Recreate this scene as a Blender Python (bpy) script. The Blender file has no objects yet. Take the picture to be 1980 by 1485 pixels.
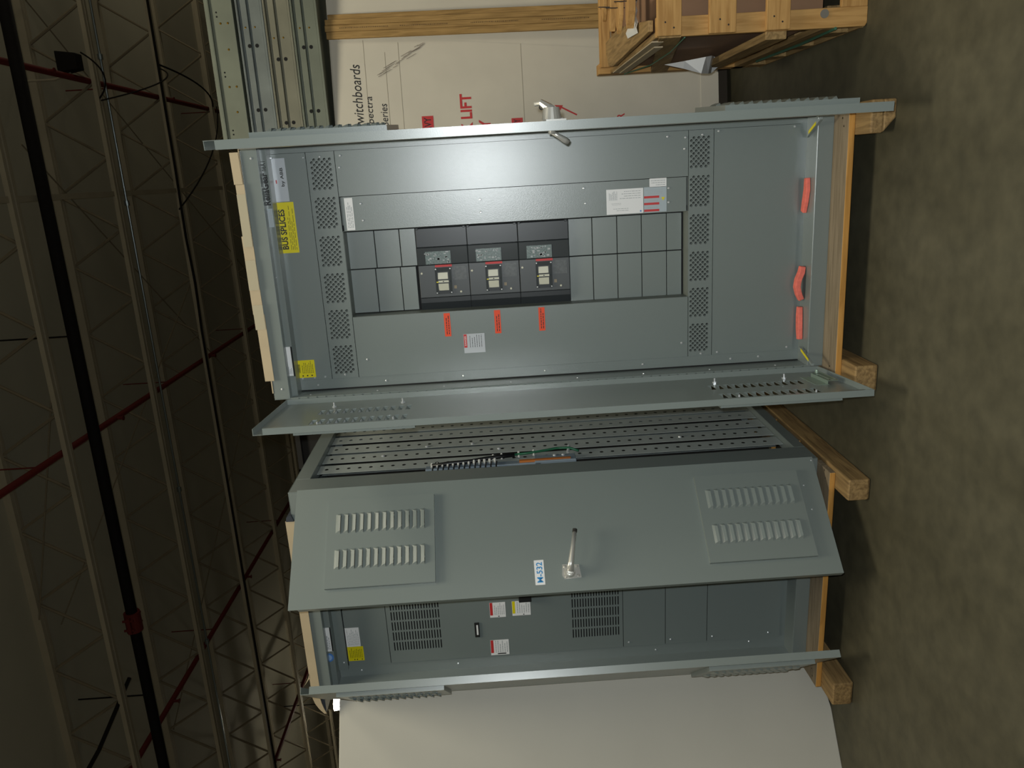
import bpy, bmesh, math, random
from mathutils import Vector, Matrix
random.seed(7)
SC = bpy.context.scene
COL = SC.collection
R = math.radians

# ------------------------------------------------------------------ materials
def lin(h):
    h = h.lstrip('#')
    out = []
    for i in (0, 2, 4):
        c = int(h[i:i+2], 16) / 255
        out.append(c/12.92 if c <= .04045 else ((c+.055)/1.055)**2.4)
    return (*out, 1)

def mat(name, col, rough=.5, metal=0, bump=0, bscale=200, var=0, vscale=8, col2=None, stretch=None, spec=.5, detail=3, coat=0, emit=None, estr=1, bdist=.00025):
    m = bpy.data.materials.new(name); m.use_nodes = True
    nt = m.node_tree; n = nt.nodes; l = nt.links
    b = n['Principled BSDF']
    c = lin(col) if isinstance(col, str) else col
    b.inputs['Base Color'].default_value = c
    b.inputs['Roughness'].default_value = rough
    b.inputs['Metallic'].default_value = metal
    b.inputs['Specular IOR Level'].default_value = spec
    b.inputs['Coat Weight'].default_value = coat
    if emit:
        b.inputs['Emission Color'].default_value = lin(emit); b.inputs['Emission Strength'].default_value = estr
    if var or bump:
        tc = n.new('ShaderNodeTexCoord'); mp = n.new('ShaderNodeMapping')
        l.new(tc.outputs['Object'], mp.inputs['Vector'])
        if stretch: mp.inputs['Scale'].default_value = stretch
    if var or col2:
        no = n.new('ShaderNodeTexNoise'); no.inputs['Scale'].default_value = vscale; no.inputs['Detail'].default_value = detail
        l.new(mp.outputs['Vector'], no.inputs['Vector'])
        cr = n.new('ShaderNodeValToRGB')
        c2 = lin(col2) if col2 else tuple(x*(1-var) for x in c[:3])+(1,)
        cr.color_ramp.elements[0].position = .32; cr.color_ramp.elements[1].position = .68
        cr.color_ramp.elements[0].color = c2; cr.color_ramp.elements[1].color = c
        l.new(no.outputs['Fac'], cr.inputs['Fac']); l.new(cr.outputs['Color'], b.inputs['Base Color'])
    if bump:
        nb = n.new('ShaderNodeTexNoise'); nb.inputs['Scale'].default_value = bscale; nb.inputs['Detail'].default_value = 2
        l.new(tc.outputs['Object'], nb.inputs['Vector'])
        bp = n.new('ShaderNodeBump'); bp.inputs['Strength'].default_value = bump; bp.inputs['Distance'].default_value = bdist
        l.new(nb.outputs['Fac'], bp.inputs['Height']); l.new(bp.outputs['Normal'], b.inputs['Normal'])
    return m

def wood(name, col, col2, axis=0, rough=.65, ring=14, knots=True):
    """board wood: grain stretched along one local axis"""
    m = bpy.data.materials.new(name); m.use_nodes = True
    nt = m.node_tree; n = nt.nodes; l = nt.links; b = n['Principled BSDF']
    tc = n.new('ShaderNodeTexCoord'); mp = n.new('ShaderNodeMapping'); l.new(tc.outputs['Object'], mp.inputs['Vector'])
    sc = [ring*2.2]*3; sc[axis] = ring*.16; mp.inputs['Scale'].default_value = sc
    no = n.new('ShaderNodeTexNoise'); no.inputs['Scale'].default_value = 2.2; no.inputs['Detail'].default_value = 6; no.inputs['Distortion'].default_value = .7
    l.new(mp.outputs['Vector'], no.inputs['Vector'])
    cr = n.new('ShaderNodeValToRGB')
    cr.color_ramp.elements[0].position = .34; cr.color_ramp.elements[0].color = lin(col2)
    cr.color_ramp.elements[1].position = .62; cr.color_ramp.elements[1].color = lin(col)
    l.new(no.outputs['Fac'], cr.inputs['Fac']); l.new(cr.outputs['Color'], b.inputs['Base Color'])
    b.inputs['Roughness'].default_value = rough; b.inputs['Specular IOR Level'].default_value = .25
    bp = n.new('ShaderNodeBump'); bp.inputs['Strength'].default_value = .15; bp.inputs['Distance'].default_value = .002
    l.new(no.outputs['Fac'], bp.inputs['Height']); l.new(bp.outputs['Normal'], b.inputs['Normal'])
    return m

PAINT = mat('grey_enamel', '#747d7b', .31, bump=.7, bscale=400, spec=1.0, bdist=.0003)
PAINTS = mat('grey_enamel_door', '#78817e', .31, bump=.6, bscale=400, spec=1.0, bdist=.00022)
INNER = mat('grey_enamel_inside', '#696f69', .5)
CHAN = mat('channel_enamel', '#a9b1ae', .42, var=.1, vscale=20)
GALV = mat('galvanised_steel', '#9aa3a2', .42, metal=.35, var=.25, vscale=30)
BLACKP = mat('black_plastic', '#303437', .34, spec=.4)
BRKBODY = mat('breaker_grey_plastic', '#45494b', .38)
BRKMID = mat('breaker_smoked_cover', '#3a3f42', .16, spec=.6)
CIRC = mat('trip_unit_print', '#6d7f7c', .35, var=.6, vscale=160, detail=5)
WHITEP = mat('ivory_plastic', '#c9c8b6', .45)
GAP = mat('black_gasket_and_gaps', '#0c0d0e', .8)
SCREW = mat('zinc_screw', '#ccd0d3', .3, metal=.5, spec=1.0)
CHROME = mat('cast_zinc', '#c9c8c2', .3, metal=.55, bump=.2, bscale=120, spec=.9)
HANDLETIP = mat('dark_rubber', '#2a2926', .5)
LABW = mat('white_label', '#e6e6e6', .4)
LABS = mat('silver_label', '#b9bec4', .28, bump=.6, bscale=420, spec=.8)
LABG = mat('grey_label', '#a9b4ba', .4)
YEL = mat('yellow_label', '#dccd10', .45)
ORA = mat('orange_label', '#e5481a', .5)
REDP = mat('red_print', '#c03030', .5)
BLUEP = mat('blue_print', '#1f86c6', .5)
BLKP = mat('black_print', '#1b1b1d', .5)
GREYP = mat('grey_print', '#a6aaac', .5)
OLIVEP = mat('olive_print', '#6c6712', .5)
BLUEST = mat('blue_sticker', '#4c7fc4', .45)
PINK = mat('pink_foam', '#ee7767', .8, var=.2, vscale=60, bump=.3, bscale=150)
CARD = mat('tan_cardboard', '#b7a688', .7, var=.08, vscale=10)
CARDW = mat('pale_cardboard', '#d0cabb', .62, var=.06, vscale=5)
CARDL = mat('white_cardboard', '#bfbcb1', .6, var=.04, vscale=3)
CARDB = mat('brown_cardboard', '#8a6a50', .8)
TAPE = mat('packing_tape', '#b4ab93', .18, bump=.5, bscale=60, spec=.7)
PLASTIC = mat('dark_plastic_wrap', '#3b4048', .2, bump=.4, bscale=40)
WOODP = wood('pale_pine_x', '#8f806a', '#786b57', 0)
WOODEDGE = wood('sawn_edge_x', '#c6924c', '#ad7d3e', 0)
WOODPE = wood('pine_y', '#9c8055', '#755d3d', 1)
WOODC = wood('crate_pine_x', '#c2985e', '#a97f49', 0)
WOODCZ = wood('crate_pine_z', '#c2985e', '#a97f49', 2)
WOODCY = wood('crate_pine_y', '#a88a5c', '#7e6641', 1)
WOODS = wood('slat_wood_z', '#ad8c58', '#8f7245', 2)
NAIL = mat('nail_steel', '#3b3633', .45, metal=.6)
STRAP = mat('green_strap', '#3f6b55', .4)
PAPER = mat('white_paper', '#e2e2e0', .6)
STEELG = mat('grey_green_steel', '#7a8072', .42, var=.22, vscale=4, metal=.15, detail=4)
STEELB = mat('bluish_steel', '#828a88', .4, var=.3, vscale=5, metal=.2, detail=4)
STEELY = mat('yellowish_steel', '#828170', .45, var=.22, vscale=5, metal=.1, detail=4)
BRASS = mat('brass_screw', '#c39a3e', .3, metal=1)
HOLE = mat('dark_hole', '#101112', .9)
DARKSEAM = mat('dark_seam', '#23211d', .9)
GREENW = mat('green_wire', '#1c5a3e', .4)
BLACKW = mat('black_wire', '#141517', .45)
TIE = mat('nylon_tie', '#c7c8c4', .4)
BLUEGREY = mat('blue_grey_insulator', '#75828c', .5)
ORANGEB = mat('orange_bar', '#b0682c', .5)
JOIST = mat('joist_paint', '#a59b84', .75, var=.12, vscale=3)
WEB = mat('joist_web_paint', '#7d725c', .8, var=.12, vscale=3)
PIPEB = mat('black_pipe', '#141110', .8, var=.3, vscale=20, spec=.15)
PIPER = mat('red_pipe', '#5f211d', .7, spec=.2)
DECK = mat('roof_deck', '#b0ab97', .85, var=.10, vscale=.8)
CABLE = mat('black_cable', '#191613', .8, spec=.15)
LAMPM = mat('lamp_glass', '#ffffff', .3, emit='#fff7e2', estr=60)
LAMPH = mat('lamp_housing', '#77746c', .5)

# ------------------------------------------------------------------ mesh builder
class MB:
    def __init__(self): self.bm = bmesh.new(); self.M = Matrix.Identity(4)
    def v(self, p): return self.bm.verts.new(self.M @ Vector(p))
    def face(self, pts):
        try: return self.bm.faces.new([self.v(p) for p in pts])
        except ValueError: return None
    def box(self, x0, x1, y0, y1, z0, z1):
        if x0 > x1: x0, x1 = x1, x0
        if y0 > y1: y0, y1 = y1, y0
        if z0 > z1: z0, z1 = z1, z0
        P = [self.v(p) for p in ((x0,y0,z0),(x1,y0,z0),(x1,y1,z0),(x0,y1,z0),(x0,y0,z1),(x1,y0,z1),(x1,y1,z1),(x0,y1,z1))]
        for q in ((0,3,2,1),(4,5,6,7),(0,1,5,4),(1,2,6,5),(2,3,7,6),(3,0,4,7)):
            self.bm.faces.new([P[i] for i in q])
        return self
    def hexa(self, pts):
        P = [self.v(p) for p in pts]
        for q in ((0,3,2,1),(4,5,6,7),(0,1,5,4),(1,2,6,5),(2,3,7,6),(3,0,4,7)):
            self.bm.faces.new([P[i] for i in q])
        return self
    def prism(self, poly, ax, a0, a1):
        """poly: 2D points in the two other axes (in xyz order); extruded along axis ax"""
        def mk(p, a):
            q = list(p); q.insert(ax, a); return q
        A = [self.v(mk(p, a0)) for p in poly]; B = [self.v(mk(p, a1)) for p in poly]
        n = len(poly)
        for i in range(n):
            self.bm.faces.new([A[i], A[(i+1)%n], B[(i+1)%n], B[i]])
        self.bm.faces.new(A[::-1]); self.bm.faces.new(B)
        return self
    def cyl(self, p0, p1, r, seg=12, r2=None):
        p0 = Vector(p0); p1 = Vector(p1); r2 = r if r2 is None else r2
        d = (p1-p0).normalized(); a = d.orthogonal().normalized(); b = d.cross(a)
        A = []; B = []
        for i in range(seg):
            t = 2*math.pi*i/seg; o = a*math.cos(t)+b*math.sin(t)
            A.append(self.v(p0+o*r)); B.append(self.v(p1+o*r2))
        for i in range(seg):
            self.bm.faces.new([A[i], A[(i+1)%seg], B[(i+1)%seg], B[i]])
        self.bm.faces.new(A[::-1]); self.bm.faces.new(B)
        return self
    def tube(self, pts, r, seg=8, rads=None):
        pts = [Vector(p) for p in pts]; rings = []
        prev = None
        for i, p in enumerate(pts):
            d = (pts[min(i+1, len(pts)-1)]-pts[max(i-1, 0)]).normalized()
            if prev is None: a = d.orthogonal().normalized()
            else:
                a = prev - d*prev.dot(d)
                a = a.normalized() if a.length > 1e-6 else d.orthogonal().normalized()
            prev = a; b = d.cross(a); rr = rads[i] if rads else r
            rings.append([self.v(p+(a*math.cos(2*math.pi*k/seg)+b*math.sin(2*math.pi*k/seg))*rr) for k in range(seg)])
        for A, B in zip(rings, rings[1:]):
            for k in range(seg):
                self.bm.faces.new([A[k], A[(k+1)%seg], B[(k+1)%seg], B[k]])
        self.bm.faces.new(rings[0][::-1]); self.bm.faces.new(rings[-1])
        return self
    def dome(self, c, n, r, h, seg=10):
        """pan-head screw: low dome on a disc, centre c, outward normal n"""
        c = Vector(c); n = Vector(n).normalized(); a = n.orthogonal().normalized(); b = n.cross(a)
        prev = None
        for rr, hh in ((r, 0), (r*.92, h*.55), (r*.55, h)):
            ring = [self.v(c+n*hh+(a*math.cos(2*math.pi*k/seg)+b*math.sin(2*math.pi*k/seg))*rr) for k in range(seg)]
            if prev:
                for k in range(seg): self.bm.faces.new([prev[k], prev[(k+1)%seg], ring[(k+1)%seg], ring[k]])
            prev = ring
        self.bm.faces.new(prev)
        return self
    def gridplate(self, x0, x1, z0, z1, y0, y1, holes):
        """plate in the xz plane, front at y0, back at y1, rectangular holes (x0,x1,z0,z1)"""
        X = sorted({x0, x1, *[h[0] for h in holes], *[h[1] for h in holes]})
        Z = sorted({z0, z1, *[h[2] for h in holes], *[h[3] for h in holes]})
        for i in range(len(X)-1):
            run = None
            for j in range(len(Z)-1):
                cx = (X[i]+X[i+1])/2; cz = (Z[j]+Z[j+1])/2
                inside = any(h[0] < cx < h[1] and h[2] < cz < h[3] for h in holes)
                if not inside and run is None: run = Z[j]
                if inside and run is not None:
                    self._fb(X[i], X[i+1], run, Z[j], y0, y1); run = None
            if run is not None: self._fb(X[i], X[i+1], run, Z[-1], y0, y1)
        for h in holes + [(x0, x1, z0, z1)]:
            a, b, c, d = h
            for p, q in (((a,c),(b,c)), ((b,c),(b,d)), ((b,d),(a,d)), ((a,d),(a,c))):
                self.face([(p[0],y0,p[1]),(q[0],y0,q[1]),(q[0],y1,q[1]),(p[0],y1,p[1])])
        return self
    def _fb(self, a, b, c, d, y0, y1):
        self.face([(a,y0,c),(b,y0,c),(b,y0,d),(a,y0,d)]); self.face([(a,y1,c),(a,y1,d),(b,y1,d),(b,y1,c)])
    def roundholes(self, x0, x1, z0, z1, yf, yb, holes, seg=12, walls=True):
        """plate with round holes (cx, cz, r): front face filled around the holes, hole walls to yb"""
        bm = self.bm; edges = []
        def loop(pts):
            vs = [self.v((x, yf, z)) for x, z in pts]
            for i in range(len(vs)): edges.append(bm.edges.new((vs[i], vs[(i+1)%len(vs)])))
        loop([(x0,z0),(x1,z0),(x1,z1),(x0,z1)])
        for cx, cz, r in holes:
            loop([(cx+r*math.cos(2*math.pi*k/seg), cz+r*math.sin(2*math.pi*k/seg)) for k in range(seg)])
        bmesh.ops.triangle_fill(bm, use_beauty=True, use_dissolve=False, edges=edges, normal=(self.M.to_3x3() @ Vector((0, -1, 0))))
        for cx, cz, r in (holes if walls else ()):
            P = [(cx+r*math.cos(2*math.pi*k/seg), cz+r*math.sin(2*math.pi*k/seg)) for k in range(seg)]
            for k in range(seg):
                a, b = P[k], P[(k+1)%seg]
                self.face([(a[0],yf,a[1]),(b[0],yf,b[1]),(b[0],yb,b[1]),(a[0],yb,a[1])])
        for p, q in (((x0,z0),(x1,z0)), ((x1,z0),(x1,z1)), ((x1,z1),(x0,z1)), ((x0,z1),(x0,z0))):
            self.face([(p[0],yf,p[1]),(q[0],yf,q[1]),(q[0],yb,q[1]),(p[0],yb,p[1])])
        return self
    def text(self, s, x0, x1, z0, z1, y, shear=0, bold=0, depth=0):
        """lettering in the xz plane facing -y, fitted to the rectangle"""
        cu = bpy.data.curves.new('lettering_curve', 'FONT'); cu.body = s; cu.shear = shear; cu.offset = bold; cu.resolution_u = 3
        ob = bpy.data.objects.new('lettering_curve', cu)
        me = bpy.data.meshes.new_from_object(ob)
        xs = [v.co.x for v in me.vertices]; ys = [v.co.y for v in me.vertices]
        a0, a1, b0, b1 = min(xs), max(xs), min(ys), max(ys)
        vs = [self.v((x0+(v.co.x-a0)/(a1-a0)*(x1-x0), y, z0+(v.co.y-b0)/(b1-b0)*(z1-z0))) for v in me.vertices]
        for p in me.polygons:
            try: self.bm.faces.new([vs[i] for i in p.vertices])
            except ValueError: pass
        bpy.data.objects.remove(ob); bpy.data.curves.remove(cu); bpy.data.meshes.remove(me)
        return self
    def rect(self, x0, x1, z0, z1, y):
        self.face([(x0,y,z0),(x1,y,z0),(x1,y,z1),(x0,y,z1)]); return self
    def lines(self, x0, x1, z0, z1, y, rows, rnd, fill=.55, vertical=False):
        """unreadable small print: rows of short dashes"""
        if vertical:
            ph = (x1-x0)/rows
            for i in range(rows):
                a = x0+ph*(i+.25); z = z0
                end = z0+(z1-z0)*rnd.uniform(.6, 1)
                while z < end:
                    w = (z1-z0)*rnd.uniform(.05, .18); self.rect(a, a+ph*fill, z, min(z+w, z1), y); z += w+(z1-z0)*.03
        else:
            ph = (z1-z0)/rows
            for i in range(rows):
                a = z1-ph*(i+.8); x = x0
                end = x0+(x1-x0)*rnd.uniform(.6, 1)
                while x < end:
                    w = (x1-x0)*rnd.uniform(.05, .18); self.rect(x, min(x+w, x1), a, a+ph*fill, y); x += w+(x1-x0)*.03
        return self
    def build(self, name, m, parent=None, off=None, bev=0, smooth=False, loc=None, rotz=None):
        if off is not None:
            for v in self.bm.verts: v.co -= Vector(off)
        bmesh.ops.recalc_face_normals(self.bm, faces=self.bm.faces)
        me = bpy.data.meshes.new(name); self.bm.to_mesh(me); self.bm.free()
        me.materials.append(m)
        o = bpy.data.objects.new(name, me); COL.objects.link(o)
        if parent: o.parent = parent
        if loc is not None: o.location = loc
        if rotz is not None: o.rotation_euler = (0, 0, rotz)
        if bev:
            md = o.modifiers.new('bevel', 'BEVEL'); md.width = bev; md.segments = 2; md.limit_method = 'ANGLE'; md.angle_limit = R(50)
        if smooth:
            for p in me.polygons: p.use_smooth = True
        return o

def tag(o, label, cat, group=None):
    o['label'] = label; o['category'] = cat
    if group: o['group'] = group
    return o
def thing(name, label, cat, loc=(0,0,0), rotz=0, group=None):
    o = bpy.data.objects.new(name, None); COL.objects.link(o); o.empty_display_size = .1
    o.location = loc; o.rotation_euler = (0, 0, rotz)
    return tag(o, label, cat, group)
def struct(o): o['kind'] = 'structure'; return o

# ------------------------------------------------------------------ the setting
m = mat('concrete_floor', '#514e3f', .6, bump=.25, bscale=60, col2='#434031', vscale=1.6, detail=8, var=.1, spec=.3, stretch=(1.6, .6, 1), bdist=.001)
nt = m.node_tree; b = nt.nodes['Principled BSDF']
lnk = b.inputs['Base Color'].links[0]; src = lnk.from_socket
tc = nt.nodes.new('ShaderNodeTexCoord'); n2 = nt.nodes.new('ShaderNodeTexNoise'); n2.inputs['Scale'].default_value = 14; n2.inputs['Detail'].default_value = 8
nt.links.new(tc.outputs['Object'], n2.inputs['Vector'])
rp = nt.nodes.new('ShaderNodeValToRGB'); rp.color_ramp.elements[0].position = .3; rp.color_ramp.elements[0].color = (.72, .71, .68, 1); rp.color_ramp.elements[1].position = .7; rp.color_ramp.elements[1].color = (1.15, 1.12, 1.06, 1)
nt.links.new(n2.outputs['Fac'], rp.inputs['Fac'])
mx = nt.nodes.new('ShaderNodeMix'); mx.data_type = 'RGBA'; mx.blend_type = 'MULTIPLY'; mx.inputs['Factor'].default_value = .8
nt.links.new(src, mx.inputs['A']); nt.links.new(rp.outputs['Color'], mx.inputs['B']); nt.links.new(mx.outputs['Result'], b.inputs['Base Color'])
FLOOR = m
q = MB().box(-22, 10, -8, 22, -.15, 0); struct(q.build('floor', FLOOR))
q = MB(); q.box(-22, 10, -8, 22, 6.75, 6.9)
struct(q.build('ceiling', DECK))
WALL = mat('warehouse_wall', '#8d8268', .85, var=.1, vscale=1)
struct(MB().box(-22, 10, 22, 22.2, 0, 6.75).build('wall_back', WALL))
struct(MB().box(-22.2, -22, -8, 22, 0, 6.75).build('wall_left', WALL))
struct(MB().box(10, 10.2, -8, 22, 0, 6.75).build('wall_right', WALL))
struct(MB().box(-22, 10, -8.2, -8, 0, 6.75).build('wall_front', WALL))

# ------------------------------------------------------------------ roof joists, pipes, cables
JX0, JX1 = -21.5, 9.5
def joist(y, label):
    t = thing('roof_joist', label, 'roof joist', (JX0, y, 6.0), group='open web roof joists')
    off = (JX0, y, 6.0)
    q = MB()
    for s in (-.035, .035): q.box(JX0, JX1, y+s-.022, y+s+.022, 5.98, 6.03)
    q.build('bottom_chord', JOIST, t, off)
    q = MB()
    for s in (-.03, .03): q.box(JX0, JX1, y+s-.025, y+s+.025, 6.67, 6.75)
    q.build('top_chord', JOIST, t, off)
    pts = []; x = 7.35 + .0
    k = 0
    base = .44 + 10*.86
    while base - k*.43 > JX0+.1:
        xx = base-k*.43
        if xx < JX1-.1:
            zc = 6.03 if k % 2 == 0 else 6.70
            # rounded bends of the web rod
            dz = .03 if k % 2 == 0 else -.03
            pts += [(xx+.035, y, zc+dz*1.6), (xx, y, zc), (xx-.035, y, zc+dz*1.6)]
        k += 1
    MB().tube(pts, .017, 6).build('web_rod', WEB, t, off)
    return t
joist(4.68, 'open web roof joist running alongside the thick black pipe')
joist(6.86, 'open web roof joist just beyond the thick black pipe, with silver conduit')
joist(8.84, 'open web roof joist carrying the drooping black cables')
joist(10.92, 'open web roof joist, the far one beyond the drooping cables')
for yy, nm in ((13.0, 'first'), (15.1, 'second'), (17.2, 'third'), (19.3, 'last')):
    joist(yy, f'open web roof joist, {nm} of the four distant ones low above the white lamp')

q = MB(); q.cyl((JX0, 5.05, 5.9), (JX1, 5.05, 5.9), .062, 20)
t = thing('sprinkler_main', 'thick black sprinkler main pipe running across under the roof joists', 'pipe', (JX0, 5.05, 5.9))
q.build('pipe', PIPEB, t, (JX0, 5.05, 5.9), smooth=True)
for xx in (-3.95, ):
    q = MB(); q.cyl((xx-.12, 5.05, 5.9), (xx+.12, 5.05, 5.9), .09, 20)
    for s in (-1, 1):
        q.box(xx-.1, xx+.1, 5.05+s*.09-.035, 5.05+s*.09+.035, 5.88, 5.92)
        for d in (-.06, .06): q.cyl((xx+d, 5.05+s*.1, 5.85), (xx+d, 5.05+s*.1, 5.97), .014, 8)
    q.build('coupling', PIPER, t, (JX0, 5.05, 5.9))
for xx in (-4.95, -.55, 3.5):
    MB().cyl((xx, 5.05, 5.93), (xx, 5.05, 6.74), .009, 6).build('hanger_rod', PIPEB, t, (JX0, 5.05, 5.9))

def redpipe(x0, label, y0=-5, slant=0):
    t = thing('sprinkler_branch', label, 'pipe', (x0, y0, 6.08), group='red sprinkler branch pipes')
    off = (x0, y0, 6.08)
    MB().cyl((x0, y0, 6.08), (x0+slant, 21.5, 6.08), .035, 14).build('pipe', PIPER, t, off, smooth=True)
    for yy in (3.0, 5.9, 9.2):
        q = MB(); q.cyl((x0, yy, 6.05), (x0, yy, 5.98), .018, 8); q.cyl((x0, yy, 5.985), (x0, yy, 5.975), .03, 10)
        q.build('sprinkler_head', PIPER, t, off)
    for yy in (4.3, 7.6, 11.5):
        MB().cyl((x0, yy, 6.09), (x0, yy, 6.74), .008, 6).build('hanger_rod', PIPER, t, off)
redpipe(2.17, 'red sprinkler branch pipe near the corner above the tan box')
redpipe(-1.72, 'red sprinkler branch pipe crossing above the gap between both switchboards')
redpipe(-5.68, 'red sprinkler branch pipe passing above the half open door')
redpipe(-9.5, 'red sprinkler branch pipe farthest off, just above the white lamp')
# conduit along the second joist
q = MB(); q.cyl((JX0, 6.98, 5.955), (JX1, 6.98, 5.955), .014, 10)
for xx in (2.45, .75, -3.1, -5.5): q.cyl((xx-.03, 6.98, 5.955), (xx+.03, 6.98, 5.955), .03, 10)
tag(q.build('conduit', mat('conduit_steel', '#8c9698', .35, metal=.8), smooth=False), 'thin silver conduit strapped beneath the second roof joist', 'conduit')
def sag(a, b, d, n=14):
    a = Vector(a); b = Vector(b)
    return [a.lerp(b, i/n)+Vector((0, 0, -d*4*(i/n)*(1-i/n))) for i in range(n+1)]
def cable(pts, r, label):
    rod = ' rod ' in label
    return tag(MB().tube(pts, r*(.75 if rod else .8), 6).build('bridging_rod' if rod else 'cable', WEB if rod else CABLE), label, 'rod' if rod else 'cable')
cable([(7, 8.72, 5.96), (2.9, 8.72, 5.95), (1.2, 8.7, 5.94), (.2, 8.7, 5.95), (-.5, 8.72, 5.93), (-1.2, 8.72, 5.95), (-8, 8.8, 5.95), (-17, 8.9, 5.95)], .022, 'thick black cable bundle strapped beneath the third roof joist')
cable(sag((2.55, 8.84, 5.985), (1.95, 6.86, 5.985), .38), .012, 'black cable drooping in a loop between second and third joists')
cable(sag((1.97, 6.83, 5.985), (2.45, 6.6, 6.0), .16), .012, 'short black cable loop hanging beside the small dark speaker')
cable(sag((2.6, 8.84, 5.985), (2.2, 10.92, 5.985), .2), .016, 'black cable sagging between third and far joists')
cable(sag((2.2, 11, 5.95), (.6, 8.7, 5.98), .2), .014, 'thin black cable curving back from far joist')
cable([(-1.05, 4.7, 6.05), (-3.6, 4.62, 6.68)], .011, 'thin dark rod slanting across the near joist top left')
cable([(-4.6, 4.9, 6.0), (-5.0, 4.2, 6.1), (-5.4, 3.3, 6.3), (-5.7, 2.6, 6.45), (-6.2, 1.5, 6.5)], .03, 'thick dark hose bending over from joist to upper left corner')
cable([(4.2, 5.2, 6.72), (-.9, 12.2, 6.1)], .012, 'thin bridging rod crossing the joists above the tan box')
cable([(1.4, 5.2, 6.1), (-2.8, 12, 6.7)], .012, 'thin bridging rod crossing the joists above the tall grey switchboard')
cable([(-.5, 9, 6.1), (-3.9, 5.0, 6.7)], .011, 'thin bridging rod beside the hose above the gap')
cable([(-2.6, 11, 6.05), (-6.9, 6.9, 6.65)], .012, 'thin bridging rod above the half open door')
q = MB(); q.box(.84, .90, 4.0, 13.0, 6.005, 6.009); q.box(.84, .844, 4.0, 13.0, 6.009, 6.05)
tag(q.build('bridging_angle', JOIST), 'long steel angle crossing on top of the joist bottom chords', 'steel angle')
# dark speaker on the joist
t = thing('speaker', 'small dark speaker box hanging on a roof joist beside red pipe', 'speaker', (2.36, 6.5, 6.0))
q = MB(); q.hexa([(2.25,6.42,5.98),(2.42,6.42,5.98),(2.42,6.58,5.98),(2.25,6.58,5.98),(2.22,6.40,6.2),(2.45,6.40,6.2),(2.45,6.62,6.2),(2.22,6.62,6.2)])
q.build('box', CABLE, t, (2.36, 6.5, 6.0), bev=.01)
MB().tube([(2.22,6.5,6.1),(2.16,6.5,6.3),(2.16,6.5,6.72)], .012, 6).build('bracket', JOIST, t, (2.36, 6.5, 6.0))
# the lamp
LP = Vector((-10.31, 11.82, 5.5))
t = thing('high_bay_lamp', 'glowing white hanging lamp seen just above the white cardboard box', 'lamp', LP)
q = MB(); prof = [(.0, .02), (.16, .0), (.20, .05), (.20, .10), (.0, .12)]
q.cyl((LP.x, LP.y, LP.z-.06), (LP.x, LP.y, LP.z+.05), .155, 20, r2=.165)
q.build('lamp_glass', LAMPM, t, LP, smooth=False)
q = MB(); q.cyl((LP.x, LP.y, LP.z+.05), (LP.x, LP.y, LP.z+.30), .17, 20, r2=.08)
q.build('housing', LAMPH, t, LP)
MB().cyl((LP.x, LP.y, LP.z+.30), (LP.x, LP.y, 6.74), .01, 6).build('hanger', CABLE, t, LP)

# ------------------------------------------------------------------ switchboard cabinets
W = 1.016; Z0 = .115; ZT = 2.401; DEP = .92
def vent_holes(x0, x1, z0, z1):
    """6 groups already expanded: one group of staggered holes between x0..x1, z0..z1"""
    hs = []; n = 8; dz = (z1-z0)/(n-1); dx = (x1-x0)/5.5
    for i in range(n):
        for j in range(6):
            hs.append((x0+(i % 2)*dx/2+j*dx, z1-i*dz, .0056))
    return hs
def screws(pts, y, parent, off, name='screws', r=.0048):
    q = MB()
    for x, z in pts: q.dome((x, y, z), (0, -1, 0), r, .003)
    return q.build(name, SCREW, parent, off, smooth=False)
def sticker(parent, off, name, x0, x1, z0, z1, y, m, prints, label=None):
    s = MB().box(x0, x1, y-.0008, y, z0, z1).build(name, m, parent, off)
    if label: s['label'] = label
    for pm, pname, fn in prints:
        q = MB(); fn(q, y-.0012); q.build(pname, pm, s, off)
    return s

def louver_hoods(q, x0, x1, zs, yo, sgn, p=.009, h=.020):
    """pressed hoods, open at the bottom; yo = face, sgn = outward direction in y"""
    for z in zs:
        zb, zt = z, z+h
        a = (x0+.004, yo, zt); b = (x1-.004, yo, zt); c = (x1-.012, yo+sgn*p, zb); d = (x0+.012, yo+sgn*p, zb)
        e = (x0, yo, zb); f = (x1, yo, zb)
        a2 = (x0+.008, yo+sgn*p*.62, zb+h*.55); b2 = (x1-.008, yo+sgn*p*.62, zb+h*.55)
        q.face([a, b, b2, a2]); q.face([a2, b2, c, d])
        q.face([a, a2, e]); q.face([a2, d, e]); q.face([b, f, b2]); q.face([b2, f, c])

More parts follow.
